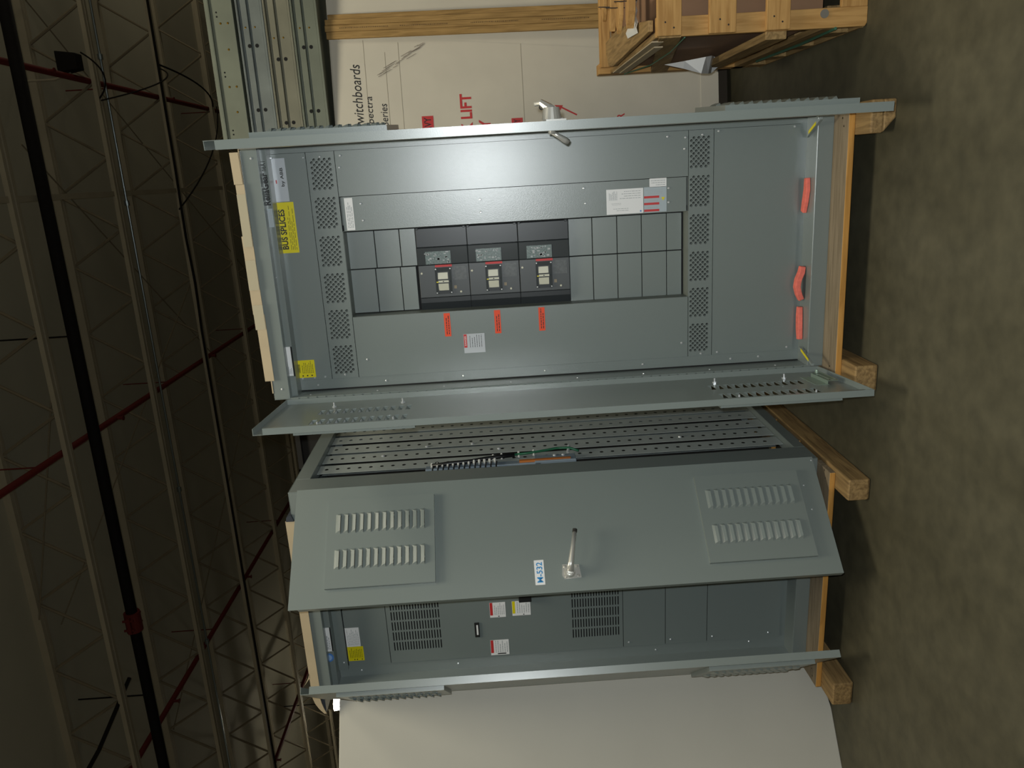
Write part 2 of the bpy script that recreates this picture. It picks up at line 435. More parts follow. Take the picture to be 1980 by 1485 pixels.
def door(parent, name, hx, hy, ang, side, w, z0, z1, ventz, rows, off, label=None, inside_studs=True, lip=True, D=.03, pressed=False):
    """door hinged at local (hx,hy); local x runs hinge->free edge, side=-1: outside at -y, +1: outside at +y"""
    s = side
    slots = []
    zs_all = []
    for (va, vb) in ventz:
        top = vb-.046; n = 12; pitch = (vb-va-.095)/11
        zs = [top-.008-i*pitch for i in range(n)]
        zs_all.append(zs)
        for r0, r1 in rows:
            for z in zs: slots.append((r0+.004, r1-.004, z-.001, z+.0175))
    q = MB()
    # outer sheet with slots
    q.gridplate(0, w, z0, z1, s*D, s*(D-.002), slots)
    # flanges
    q.box(w-.002, w, 0, s*(D-.002), z0, z1-.036)
    q.box(0, .002, 0, s*(D-.002), z0, z1)
    q.box(.002, w-.002, 0, s*(D-.002), z1-.002, z1)
    q.box(.002, w-.002, 0, s*(D-.002), z0, z0+.002)
    if lip:
        q.box(w-.014, w-.002, 0, s*.0015, z0+.03, z1-.036)
    d = q.build(name, PAINTS, parent, None, loc=(hx-off[0], hy-off[1], 0), rotz=ang)
    for v in d.data.vertices: v.co.z -= off[2]
    if label: d['label'] = label
    zo = (0, 0, off[2])
    # raised vent panels with louvers
    for (va, vb), zs in zip(ventz, zs_all):
        q = MB(); px0, px1 = rows[0][0]-.062, rows[1][1]+.073; yo = s*(D+.017)
        if not pressed: q.gridplate(px0, px1, va, vb, yo, yo-s*.002, [(r0+.004, r1-.004, z-.001, z+.0175) for r0, r1 in rows for z in zs])
        q.box(px0, px0+.002, s*D, yo-s*.002, va, vb); q.box(px1-.002, px1, s*D, yo-s*.002, va, vb)
        q.box(px0+.002, px1-.002, s*D, yo-s*.002, vb-.002, vb); q.box(px0+.002, px1-.002, s*D, yo-s*.002, va, va+.002)
        for r0, r1 in rows: louver_hoods(q, r0, r1, zs, s*D if pressed else yo, s, p=.014 if pressed else .010)
        q.build('louver_panel', PAINTS, d, zo)
    if inside_studs:
        q = MB()
        for va, vb in ventz:
            for z in (va+.08, vb-.08):
                for x in (rows[0][0]-.04, rows[1][1]+.035):
                    yy = s*(D-.002)
                    q.cyl((x, yy, z), (x, yy-s*.006, z), .009, 6); q.cyl((x, yy-s*.006, z), (x, yy-s*.02, z), .0035, 8)
        q.build('studs', SCREW, d, zo)
    return d

def lever_handle(d, x, z, s, zo, D=.03, dirx=-1, tilt=-.25, hub=.023, hh=.0):
    q = MB(); yo = s*D
    q.prism([(x-.030, z-.040), (x+.022, z-.046), (x+.026, z+.020), (x+.010, z+.030), (x-.034, z+.026)], 1, yo, yo+s*.005)
    q.cyl((x, yo+s*.005, z), (x, yo+s*(.024+hh), z), hub, 20, r2=hub*.8)
    if hh: q.tube([(x, yo+s*(.03+hh*.6), z+.01), (x-.01, yo+s*(.040+hh), z+.032), (x-.02, yo+s*(.036+hh), z+.052)], .008, 8, rads=[.016, .011, .007])
    q.cyl((x, yo+s*.024, z), (x, yo+s*.036, z), .015, 16)
    for dx, dz in ((.016, .016), (-.024, .018), (.014, -.034), (-.022, -.030)): q.dome((x+dx, yo+s*.005, z+dz), (0, s, 0), .006, .004)
    h = q.build('handle_base', CHROME, d, zo)
    q = MB(); pts = [(x+.004, yo+s*.034, z), (x+dirx*.03, yo+s*.044, z+tilt*.03), (x+dirx*.09, yo+s*.05, z+tilt*.09), (x+dirx*.15, yo+s*.047, z+tilt*.15)]
    q.tube(pts, .01, 10, rads=[.0155, .012, .009, .008]); q.build('handle', CHROME, d, zo, smooth=True)
    q = MB(); q.tube([pts[-1], (x+dirx*.163, yo+s*.046, z+tilt*.163)], .0095, 10); q.build('handle_tip', HANDLETIP, d, zo)

def carcass(parent, off, zsill, side_open=False):
    x0, x1 = 0, W
    fr = lambda: None
    q = MB(); T = .003
    # left/right walls
    if side_open: q.box(x0, x0+T, 0, DEP, Z0, ZT)
    else:
        q.box(x0, x0+T, 0, DEP, Z0, ZT); q.box(x1-T, x1, 0, DEP, Z0, ZT)
    q.box(x0, x1, DEP-T, DEP, Z0, ZT)         # back
    q.box(x0+T, x1-T, 0, DEP-T, ZT-T, ZT)     # top
    q.box(x0+T, x1-T, .2, DEP-T, Z0, Z0+T)
    # top rail folded: face, soffit
    q.box(x0+T, x1-T, 0, T, 2.336, ZT-T); q.box(x0+T, x1-T, T, .035, 2.336, 2.339)
    # bottom rail: face, sill
    q.box(x0+T, x1-T, 0, T, Z0, zsill); q.box(x0+T, x1-T, T, .112, zsill-T, zsill)
    return q
rnd = random.Random(3)
RC = lambda x, z: (.855+(x-.855)*1.0234, 1.475+(z-1.475)*1.0234)   # same sight line, plate set 75 mm deeper

# ======== cabinet with the breakers
A = thing('switchboard_cabinet', 'tall grey switchboard cabinet with three black breakers and doors wide open', 'electrical cabinet', (0, 0, Z0))
oA = (0, 0, Z0)
q = carcass(A, oA, .178)
q.build('frame', PAINT, A, oA, bev=.0015)
# stile ring and label strip
q = MB(); q.gridplate(.003, W-.003, .17, 2.336, .104, .107, [(.05, .975, .205, 2.322)]); q.build('stile', PAINT, A, oA)
q = MB(); q.box(.003, W-.003, .035, .038, 2.312, 2.40); q.box(.003, W-.003, .038, .104, 2.312, 2.315); q.build('label_strip', PAINT, A, oA, bev=.001)
# gasket lines
q = MB(); q.box(.004, .008, .098, .104, .18, 2.33); q.box(W-.022, W-.010, .02, .03, .16, 2.36)
q.build('gasket', GAP, A, oA)
YP = .100
def panel(x0, x1, z0, z1, y=YP, holes=None, name='cover_panel', fl=.012):
    q = MB(); g = .0012
    if holes:
        for (a, b), hs in holes: q.roundholes(a, b, z0+g, z1-g, y, y+.0025, hs)
    else: q.box(x0+g, x1-g, y, y+.0025, z0+g, z1-g)
    # folded edges
    q.box(x0+g, x0+g+.0015, y+.0025, y+fl, z0+g, z1-g); q.box(x1-g-.0015, x1-g, y+.0025, y+fl, z0+g, z1-g)
    q.box(x0+g, x1-g, y+.0025, y+fl, z0+g, z0+g+.0015); q.box(x0+g, x1-g, y+.0025, y+fl, z1-g-.0015, z1-g)
    return q.build(name, PAINT, A, oA)
panel(.05, .975, 2.176, 2.322)
gx = [(.076, .189), (.226, .341), (.378, .492), (.529, .643), (.681, .796), (.833, .947)]
bnd = [.05, .2075, .3595, .5105, .662, .8145, .975]
for z0, z1, h0, h1 in ((2.063, 2.176, 2.083, 2.155), (.554, .656, .575, .644)):
    panel(.05, .975, z0, z1, YP, [((bnd[i]+(.0012 if i == 0 else 0), bnd[i+1]-(.0012 if i == 5 else 0)), vent_holes(gx[i][0], gx[i][1]-.003, h0, h1)) for i in range(6)], 'vent_panel')
panel(.05, .309, .656, 2.063)
panel(.797, .975, .656, 2.063)
panel(.660, .797, .662, 2.058, YP+.006, name='label_panel')
panel(.05, .975, .205, .554, YP)
# recess walls round the breaker bay
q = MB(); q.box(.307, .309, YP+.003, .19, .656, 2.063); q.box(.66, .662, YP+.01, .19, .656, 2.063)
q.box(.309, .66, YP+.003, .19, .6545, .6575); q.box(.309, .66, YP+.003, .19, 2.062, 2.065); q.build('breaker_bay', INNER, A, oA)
MB().box(.29, .68, .187, .19, .64, 2.08).build('bay_gap_shade', GAP, A, oA)  # sheet coloured black to put shade into the gaps between plates and breakers
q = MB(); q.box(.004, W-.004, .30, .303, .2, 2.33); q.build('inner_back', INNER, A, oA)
# blank filler plates (set back)
YR = .175
def filler(xa, xb, za, zb):
    (a, c), (b_, d) = RC(xa, za), RC(xb, zb)
    q = MB(); g = .0016; q.box(a+g, b_-g, YR, YR+.01, c+g, d-g); q.build('filler_plate', PAINT, A, oA, bev=.001)
up = [2.050, 1.939, 1.837, 1.772]; lo = [2.050, 1.947, 1.845, 1.780]
for z1, z0 in zip(up, up[1:]): filler(.506, .658, z0, z1)
for z1, z0 in zip(lo, lo[1:]): filler(.324, .505, z0, z1)
dn = [1.150, 1.052, .950, .849, .746, .683]
for z1, z0 in zip(dn, dn[1:]): filler(.506, .658, z0, z1); filler(.318, .505, z0, z1)
# breakers
def breaker(zt):
    zz = lambda r: RC(.5, zt-r)[1]
    xx = lambda x: RC(x, 1)[0]
    q = MB(); q.box(xx(.373), xx(.506), .160, .186, zz(.2055), zz(.0))
    br = q.build('circuit_breaker', BRKBODY, A, oA, bev=.002)
    q = MB(); q.box(xx(.579), xx(.655), .162, .186, zz(.2058), zz(-.0003))
    for r in (.0, .19): q.box(xx(.650), xx(.658), .158, .162, zz(r+.012), zz(r))
    q.build('terminal_cover', BLACKP, br, oA, bev=.002)
    q = MB(); q.prism([(.186, xx(.3095)), (.186, xx(.372)), (.161, xx(.372)), (.161, xx(.35)), (.178, xx(.3095))][::-1] if False else [(xx(.372), .161), (xx(.352), .161), (xx(.318), .178), (xx(.318), .186), (xx(.372), .186)], 2, zz(.2058), zz(-.0003))
    q.build('terminal_cover', BLACKP, br, oA, bev=.0015)
    q = MB(); q.box(xx(.507), xx(.578), .158, .186, zz(.2058), zz(-.0003)); q.build('trip_cover', BRKMID, br, oA, bev=.003)
    q = MB(); q.box(xx(.510), xx(.561), .1565, .158, zz(.135), zz(.032)); u = q.build('trip_unit', CIRC, br, oA)
    q = MB()
    r2 = random.Random(int(zt*1000))
    for i in range(26):
        a = xx(r2.uniform(.512, .555)); c = zz(r2.uniform(.037, .13)); q.box(a, a+r2.uniform(.002, .008), .1555, .1565, c, c+r2.uniform(.002, .012))
    q.build('switches', GREYP, u, oA)
    q = MB(); q.box(xx(.4965), xx(.5055), .158, .160, zz(.137), zz(.068)); u = q.build('nameplate', REDP, br, oA)
    q = MB(); q.gridplate(xx(.386), xx(.495), zz(.133), zz(.066), .154, .160, [(xx(.394), xx(.478), zz(.123), zz(.074))]); q.build('toggle_frame', BRKMID, br, oA, bev=.001)
    q = MB(); q.box(xx(.386), xx(.495), .1595, .160, zz(.133), zz(.066)); q.box(xx(.386), xx(.397), .1535, .154, zz(.122), zz(.078)); q.build('toggle_well', BLACKP, br, oA)
    q = MB(); q.prism([(xx(.447), .152), (xx(.474), .157), (xx(.474), .160), (xx(.447), .160)], 2, zz(.118), zz(.077))
    q.prism([(xx(.400), .157), (xx(.429), .152), (xx(.429), .160), (xx(.400), .160)], 2, zz(.119), zz(.077)); q.build('toggle', WHITEP, br, oA, bev=.001)
    q = MB(); q.box(xx(.434), xx(.442), .150, .160, zz(.120), zz(.078)); q.build('indicator', WHITEP, br, oA)
    q = MB(); q.box(xx(.434), xx(.438), .1505, .160, zz(.078), zz(.070)); q.build('indicator_flag', YEL, br, oA)
    q = MB(); q.cyl((xx(.438), .149, zz(.098)), (xx(.438), .150, zz(.098)), .0025, 8); q.build('indicator_dot', BLKP, br, oA)
    q = MB()
    for x, r in ((.489, .070), (.489, .129), (.391, .070), (.391, .129)): q.dome((xx(x), .154, zz(r)), (0, -1, 0), .0035, .002)
    q.build('screws', SCREW, br, oA)
    q = MB(); q.box(xx(.441), xx(.496), .1592, .160, zz(.195), zz(.137)); u = q.build('rating_label', mat('rating_label', '#595d5e', .4, var=.3, vscale=90), br, oA)
    q = MB(); q.box(xx(.405), xx(.418), .1592, .160, zz(.151), zz(.140)); q.build('button', mat('tan_button', '#8d7f66', .5), br, oA)
    q = MB(); q.dome((xx(.391), .160, zz(.168)), (0, -1, 0), .0048, .003); q.dome((xx(.474), .160, zz(.012)), (0, -1, 0), .005, .0025); q.build('seal', WHITEP, br, oA)
    return br
breaker(1.770)['label'] = 'topmost black circuit breaker'
breaker(1.5635)['label'] = 'middle black circuit breaker'
breaker(1.3565)['label'] = 'lowest black circuit breaker'
# screws
screws([(.96, 2.31), (.06, 2.25), (.062, 2.205), (.06, 2.30), (.065, 2.12), (.955, 2.185), (.955, 2.12), (.955, 2.04), (.91, 2.048), (.125, 2.02), (.112, .683), (.948, .668), (.905, .672), (.06, .60), (.955, .60), (.965, .535), (.062, .53), (.065, .23), (.966, .23), (.955, .74)], YP, A, oA)
screws([(.766, 1.98), (.70, 1.977), (.755, 1.50), (.705, 1.50), (.775, 1.08), (.715, 1.075), (.756, .735), (.70, .735)], YP+.006, A, oA)
screws([(.027, 2.24), (.027, 1.95), (.027, 1.62), (.027, 1.27), (.028, .85), (.028, .47), (.030, .35)], .104, A, oA)
screws([(.96, 2.36), (.045, 2.365)], 0, A, oA)
screws([(.5, 2.335)], .035, A, oA, r=.003)
# stickers
sticker(A, oA, 'sticker', .588, .789, 2.246, 2.320, YP, YEL, [(BLKP, 'lettering', lambda q, y: (q.text('BUS SPLICES', .603, .762, 2.286, 2.311, y, bold=.03), None)), (OLIVEP, 'lettering', lambda q, y: q.lines(.600, .775, 2.252, 2.280, y, 4, rnd, .3))], 'yellow bus splices sticker')
sticker(A, oA, 'sticker', .792, .958, 2.260, 2.321, YP, LABS, [(BLKP, 'lettering', lambda q, y: q.text('by ABB', .850, .922, 2.268, 2.284, y, bold=.02)), (REDP, 'logo', lambda q, y: q.rect(.862, .876, 2.300, 2.304, y))], 'silver maker sticker')
q = MB(); q.text('ReliaGear', .782, .905, 2.317, 2.343, .0342, bold=.035); q.text('neXT', .912, .952, 2.319, 2.341, .0342, bold=.01); q.build('lettering', BLKP, A, oA)
sticker(A, oA, 'sticker', .698, .769, 2.316, 2.345, .035, LABG, [(GREYP, 'lettering', lambda q, y: q.lines(.703, .764, 2.320, 2.342, y, 4, rnd))])
sticker(A, oA, 'sticker', .091, .214, 2.319, 2.341, .035, LABW, [(GREYP, 'lettering', lambda q, y: q.lines(.10, .13, 2.322, 2.338, y, 3, rnd))])
MB().box(.088, .214, .0345, .035, 2.312, 2.318).build('card_slot', GAP, A, oA)
sticker(A, oA, 'sticker', .063, .139, 2.243, 2.319, YP, YEL, [(OLIVEP, 'lettering', lambda q, y: (q.lines(.082, .134, 2.25, 2.30, y, 7, rnd, .35), q.lines(.085, .125, 2.303, 2.315, y, 1, rnd, .6))), (BLKP, 'bullets', lambda q, y: [q.rect(.069, .0745, z, z+.006, y) for z in (2.294, 2.275, 2.256)])], 'small yellow notice sticker')
sticker(A, oA, 'sticker', .664, .791, 2.012, 2.045, YP+.006, LABW, [(GREYP, 'lettering', lambda q, y: q.lines(.672, .784, 2.016, 2.041, y, 4, rnd, .4))])
sticker(A, oA, 'sticker', .664, .763, .839, .989, YP+.006, LABW, [(GREYP, 'lettering', lambda q, y: (q.lines(.72, .755, .945, .98, y, 8, rnd, .4), q.lines(.722, .758, .85, .935, y, 4, rnd, .25, True), q.lines(.675, .69, .90, .98, y, 2, rnd, .25, True), q.lines(.70, .71, .93, .98, y, 2, rnd, .25, True))), (BLUEST, 'logo', lambda q, y: q.rect(.669, .675, .847, .853, y))], 'white data sticker')
def tri(q, y):
    q.face([(.706, y, .752), (.706, y, .766), (.720, y, .759)][::1]); 
s = sticker(A, oA, 'sticker', .664, .764, .744, .836, YP+.006, LABG, [(REDP, 'bars', lambda q, y: [q.rect(a, a+.009, .774, .836, y) for a in (.667, .6935, .720)]), (GREYP, 'lettering', lambda q, y: (q.lines(.735, .755, .76, .83, y, 3, rnd, .25, True), q.lines(.68, .688, .78, .83, y, 1, rnd, .3, True), q.lines(.706, .715, .78, .83, y, 1, rnd, .3, True)))], 'grey sticker with red bars')
q = MB(); y = YP+.0044; q.face([(.722, y, .750), (.722, y, .766), (.708, y, .758)]); q.build('warning_triangle', YEL, s, oA)
sticker(A, oA, 'sticker', .763, .797, .744, .813, YP+.006, LABW, [(GREYP, 'lettering', lambda q, y: q.lines(.768, .793, .75, .808, y, 3, rnd, .3, True))])
for zt in (1.684, 1.473, 1.287):
    sticker(A, oA, 'sticker', .203, .302, zt-.026, zt, YP, ORA, [(BLKP, 'lettering', lambda q, y: q.lines(.212, .297, zt-.022, zt-.004, y, 2, rnd, .35))], 'orange sticker')
sticker(A, oA, 'sticker', .126, .208, 1.519, 1.608, YP, LABS, [(REDP, 'header', lambda q, y: q.rect(.150, .207, 1.594, 1.607, y)), (BLKP, 'lettering', lambda q, y: q.lines(.15, .203, 1.53, 1.588, y, 6, rnd, .2)), (LABW, 'lettering', lambda q, y: q.text('DANGER', .158, .200, 1.597, 1.604, y-.0004))], 'silver danger sticker')
# doors
rowsL = [(.147, .229), (.303, .388)]
dA = door(A, 'door', 0, -.002, math.atan2(-.485, .033), -1, .486, .134, 2.351, [(1.781, 2.216), (.237, .680)], rowsL, oA, 'left door swung open, seen from inside', D=.024, pressed=True)
# piano hinge on the jamb
q = MB(); q.box(.003, .0045, .002, .05, .16, 2.34)
for i in range(58): q.cyl((.003, -.001, .165+i*.0375), (.003, -.001, .165+i*.0375+.030), .0035, 6)
q.build('piano_hinge', PAINTS, A, oA)
q = MB()
for i in range(8): q.dome((.0045, .035, .3+i*.28), (1, 0, 0), .004, .002)
q.build('hinge_rivets', SCREW, A, oA)
dAr = door(A, 'door', W-.012, -.002, math.atan2(-.485, -.028), 1, .487, .135, 2.366, [(1.781, 2.225), (.237, .680)], rowsL, oA, 'right door swung open, seen edge on')
lever_handle(dAr, .435, 1.245, 1, (0, 0, Z0), dirx=-1, tilt=.12, hub=.033, hh=.018)
q = MB(); zl = 1.225
q.cyl((.43, .028, zl+.02), (.43, -.012, zl+.02), .012, 12); q.tube([(.43, -.006, zl+.02), (.425, -.018, zl), (.42, -.032, zl-.022), (.415, -.040, zl-.034)], .01, 10, rads=[.007, .008, .010, .0095]); q.build('latch_cam', CHROME, dAr, (0, 0, Z0), smooth=True)
q = MB(); q.cyl((.15, -.002, .14), (.15, -.002, 2.36), .005, 8); q.build('latch_rod', SCREW, dAr, (0, 0, Z0))
# door stays
q = MB(); q.box(.105, .265, -.022, -.008, .205, .2065); q.box(.105, .265, -.008, -.0065, .165, .2065); q.box(.105, .265, -.022, -.0205, .20, .25)
q.box(.107, .263, -.004, -.002, .170, .174); q.box(.107, .263, -.004, -.002, .194, .198); q.box(.257, .263, -.004, -.002, .17, .198); q.box(.107, .113, -.004, -.002, .17, .198)
q.cyl((.112, -.004, .186), (.112, .008, .186), .006, 8)
q.build('stay_bracket', mat('zinc_bracket', '#8fa093', .4, metal=.5), dA, (0, 0, Z0))
q = MB()
q.hexa([(.068,.05,.186),(.076,.05,.186),(.034,-.085,.186),(.024,-.085,.186),(.068,.05,.196),(.076,.05,.196),(.034,-.085,.196),(.024,-.085,.196)])
for yy in (.03, .045, .055, .07): q.dome((.06, yy, .178), (0, 0, 1), .004, .004)
q.build('door_stay', GALV, A, oA)
q = MB(); q.hexa([(.062,.028,.196),(.072,.028,.196),(.047,-.052,.196),(.037,-.052,.196),(.062,.028,.198),(.072,.028,.198),(.047,-.052,.198),(.037,-.052,.198)]); q.build('stay_sticker', YEL, A, oA)
q = MB(); q.hexa([(.92,.06,.186),(.93,.06,.186),(.99,-.06,.186),(.98,-.06,.186),(.92,.06,.196),(.93,.06,.196),(.99,-.06,.196),(.98,-.06,.196)])
for yy in (.03, .045, .055, .07): q.dome((.955-yy*.3, yy, .178), (0, 0, 1), .004, .004)
q.build('door_stay', GALV, A, oA)
q = MB(); q.hexa([(.932,.042,.1965),(.944,.042,.1965),(.974,-.022,.1965),(.962,-.022,.1965),(.932,.042,.198),(.944,.042,.198),(.974,-.022,.198),(.962,-.022,.198)]); q.build('stay_sticker', YEL, A, oA)

# ======== cabinet with the half open door
BO = Vector((-.4122, -.0042, Z0)); BROT = -.0251
ex = Vector((math.cos(BROT), math.sin(BROT), 0)); ey = Vector((-math.sin(BROT), math.cos(BROT), 0))
broot = BO - ex*W
Bc = thing('switchboard_cabinet', 'grey switchboard cabinet with half open louvred door and open perforated side', 'electrical cabinet', broot, BROT)
oB = (-W, 0, Z0)          # parts below are written with x = 0 at the right front corner
q = MB(); T = .003
q.box(-W, -W+T, 0, DEP, Z0, ZT); q.box(-W+T, 0, DEP-T, DEP, Z0, ZT)
q.box(-W+T, 0, 0, DEP-T, ZT-T, ZT)
q.box(-W+T, -T, 0, T, 2.336, ZT-T); q.box(-W+T, -T, T, .035, 2.336, 2.339)
q.box(-W+T, -T, 0, T, Z0, .178); q.box(-W+T, -T, T, .112, .175, .178)
# right side frame: front post, top rail, bottom rail, rear post
q.box(-T, 0, 0, .14, Z0, ZT-T); q.box(-T, 0, .14, DEP-T, 2.335, ZT-T); q.box(-T, 0, .14, DEP-T, Z0, .165); q.box(-T, 0, .86, DEP-T, .165, 2.335)
q.box(-.05, -T, .137, .14, .165, 2.335); q.box(-.06, -T, .14, .86, 2.335, 2.338); q.box(-.06, -T, .14, .86, .162, .165)
q.box(-.032, -T, 0, T, .178, 2.336)
q.build('frame', PAINT, Bc, oB, bev=.0015)
q = MB(); q.gridplate(-W+.003, -.003, .17, 2.336, .104, .107, [(-.955, -.06, .205, 2.322)]); q.build('stile', PAINT, Bc, oB)
q = MB(); q.box(-W+.003, -.003, .035, .038, 2.312, 2.40); q.box(-W+.003, -.003, .038, .104, 2.312, 2.315); q.build('label_strip', PAINT, Bc, oB, bev=.001)
def bpanel(x0, x1, z0, z1, y=YP, holes=(), name='cover_panel'):
    q = MB(); g = .0014
    q.gridplate(x0+g, x1-g, z0+g, z1-g, y, y+.003, list(holes)); return q.build(name, PAINT, Bc, oB, bev=.0006 if not holes else 0)
slot1 = [(-.888+i*.0545, -.888+i*.0545+.046, 2.0405-k*.01295-.0028, 2.0405-k*.01295+.0028) for i in range(15) for k in range(18)]
slot2 = [(-.885+i*.0545, -.885+i*.0545+.046, 1.1935-k*.0127-.0028, 1.1935-k*.0127+.0028) for i in range(15) for k in range(18)]
bpanel(-.955, -.06, 2.066, 2.2665)
bpanel(-.955, -.06, .956, 2.066, YP, slot1+slot2, 'vent_panel')
q = MB(); q.box(-.965, -.06, .088, .10, 2.268, 2.3185); q.build('label_holder', PAINT, Bc, oB, bev=.001)
bpanel(-.955, -.06, .755, .956); bpanel(-.955, -.06, .556, .755); bpanel(-.955, -.06, .205, .556)
q = MB(); q.box(-.954, -.062, .1045, .106, .206, 2.321); q.build('seam_backing', GAP, Bc, oB)
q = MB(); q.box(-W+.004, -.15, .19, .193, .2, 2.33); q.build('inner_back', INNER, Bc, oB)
screws([(-.925, 2.285)], .088, Bc, oB); screws([(-.985, 2.21), (-.985, 1.75), (-.985, .8), (-.975, .35)], .104, Bc, oB); screws([(-.99, 2.37), (-.10, 2.37)], 0, Bc, oB)
screws([(-.93, .93), (-.93, .73), (-.93, .53), (-.93, .26)], YP, Bc, oB)
sticker(Bc, oB, 'sticker', -.821, -.695, 2.318, 2.341, .035, LABW, [(GREYP, 'lettering', lambda q, y: q.lines(-.81, -.71, 2.322, 2.337, y, 2, rnd))])
MB().box(-.82, -.694, .0345, .035, 2.312, 2.3175).build('card_slot', GAP, Bc, oB)
sticker(Bc, oB, 'sticker', -.849, -.747, 2.199, 2.264, YP, LABW, [(GREYP, 'lettering', lambda q, y: q.lines(-.842, -.755, 2.204, 2.26, y, 8, rnd, .35))], 'white sticker')
sticker(Bc, oB, 'sticker', -.927, -.850, 2.189, 2.264, YP, YEL, [(OLIVEP, 'lettering', lambda q, y: q.lines(-.91, -.858, 2.195, 2.258, y, 8, rnd, .35)), (BLKP, 'bullets', lambda q, y: [q.rect(-.922, -.917, z, z+.005, y) for z in (2.232, 2.220, 2.197)])], 'small yellow notice sticker')
q = MB(); q.cyl((-.854, .0338, 2.337), (-.854, .035, 2.337), .0225, 24); s = q.build('round_sticker', BLUEST, Bc, oB)
q = MB(); q.cyl((-.854, .0332, 2.337), (-.854, .0338, 2.337), .015, 20); o = q.build('pale_ring', mat('pale_blue_print', '#8fb0dc', .45), s, oB)
q = MB(); q.box(-.842, -.764, .094, .1, 1.635, 1.658); s = q.build('latch', GAP, Bc, oB, bev=.002)
q = MB(); q.box(-.828, -.775, .0932, .094, 1.641, 1.649); q.build('latch_slide', LABW, s, oB)
def small_label(x0, x1, z0, z1, hm, bolt=False):
    sticker(Bc, oB, 'sticker', x0, x1, z0, z1, YP, LABW, [(hm, 'header', lambda q, y: q.rect(x0+.012, x1, z1-.014, z1-.001, y)), (GREYP, 'lettering', lambda q, y: q.lines(x0+.014, x1-.004, z0+.005, z1-.018, y, 6, rnd, .35)),
        (BLKP, 'pictogram', lambda q, y: [q.rect(x0+.004, x0+.010, z0+.015, z0+.055, y)] if bolt else [q.rect(x0+.003, x0+.008, z0+.03, z0+.036, y)])], 'warning sticker')
small_label(-.744, -.665, 1.507, 1.581, REDP); small_label(-.742, -.665, 1.390, 1.476, YEL); small_label(-.949, -.867, 1.502, 1.589, REDP, True)
q = MB(); q.box(-.66, -.615, .075, .1, 1.384, 1.443); q.build('knob_block', GAP, Bc, oB, bev=.003)
# doors
def to_local(p):
    d = Vector((p[0], p[1], 0))-Vector((BO.x, BO.y, 0)); return d.dot(ex), d.dot(ey)
h = to_local((-.414, -.010)); e = to_local((-.766, -.357))
rowsB = [(.122, .210), (.273, .359)]
dB = door(Bc, 'door', h[0], h[1], math.atan2(e[1]-h[1], e[0]-h[0]), 1, .503, .153, 2.353, [(1.772, 2.211), (.243, .676)], rowsB, oB, 'half open right door with two louvre panels')
lever_handle(dB, .428, 1.238, 1, (0, 0, Z0), dirx=-1, tilt=-.22)
q = MB(); q.box(.369, .469, .0302, .0308, 1.338, 1.377); s = q.build('sticker', LABW, dB, (0, 0, Z0)); s['label'] = 'white sticker with blue number'
q = MB(); q.M = Matrix(((-1,0,0,0),(0,-1,0,0),(0,0,1,0),(0,0,0,1))); q.text('M-532', -.460, -.378, 1.345, 1.369, -.0314, bold=.015); q.build('lettering', BLUEP, dB, (0, 0, Z0))
q = MB()
for x, z in ((.126, .220), (.233, .212), (.016, .160)): q.dome((x, .030, z), (0, 1, 0), .004, .002)
q.build('screws', SCREW, dB, (0, 0, Z0))
h = to_local((-1.428, .018)); e = to_local((-1.121, -.355))
dBl = door(Bc, 'door', h[0], h[1], math.atan2(e[1]-h[1], e[0]-h[0]), -1, .483, .138, 2.358, [(1.775, 2.216), (.240, .680)], rowsL, oB, 'left door swung open, seen nearly edge on')
# ---- open right side: perforated channels and wiring
def channel(yc, y0, y1):
    q = MB(); q.M = Matrix(((0, -1, 0, 0), (1, 0, 0, 0), (0, 0, 1, 0), (0, 0, 0, 1)))   # plate x -> depth y, plate y -> -x
    hs = [(yc, 2.298-.0515*k, .0088) for k in range(41) if 2.298-.0515*k > .19]
    q.roundholes(y0, y1, .167, 2.334, .030, .0315, hs, 12, False)
    return q.build('perforated_channel', CHAN, Bc, oB)
for args in ((.306, .258, .353), (.432, .381, .480), (.557, .506, .604), (.683, .634, .732), (.808, .758, .86)): channel(*args)
q = MB()
for yc in (.368, .620): q.box(-.077, -.075, yc-.020, yc+.020, .167, 2.334)
q.build('channel_web', GALV, Bc, oB)
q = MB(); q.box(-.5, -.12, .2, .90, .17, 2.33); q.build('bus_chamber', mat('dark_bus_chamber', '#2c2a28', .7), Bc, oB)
q = MB()
for z, yy in ((2.05, .432), (1.49, .432), (.61, .432), (1.845, .52), (1.62, .52)): q.dome((-.030, yy, z), (1, 0, 0), .009, .007)
q.build('bolts', SCREW, Bc, oB)
# wiring tray just behind the front post
xs = -.020
q = MB(); q.box(-.06, xs, .205, .245, 1.30, 1.83); q.box(-.05, xs+.006, .205, .275, 1.14, 1.33); tr = q.build('wiring_tray', BLUEGREY, Bc, oB, bev=.003)
q = MB(); q.tube([(xs+.008, .225, 1.80), (xs+.012, .232, 1.72), (xs+.012, .240, 1.62), (xs+.012, .262, 1.55), (xs+.012, .272, 1.50), (xs+.012, .285, 1.42)], .010, 10); q.build('wire_bundle', BLACKW, tr, oB, smooth=True)
q = MB(); q.tube([(xs+.012, .285, 1.44), (xs+.014, .290, 1.36), (xs+.016, .305, 1.28), (xs+.016, .325, 1.22), (xs+.016, .32, 1.16), (xs+.010, .29, 1.12)], .0058, 10); q.build('green_wire', GREENW, tr, oB, smooth=True)
q = MB()
for i in range(13): q.cyl((xs+.004, .214+.001*i, 1.80-i*.024), (xs+.016, .232+.001*i, 1.80-i*.024), .006, 6)
for z, yy in ((1.52, .268), (1.48, .276), (1.40, .288), (1.33, .296)): q.cyl((xs+.002, yy-.012, z), (xs+.020, yy+.014, z), .005, 6)
q.build('cable_ties', TIE, tr, oB)
q = MB()
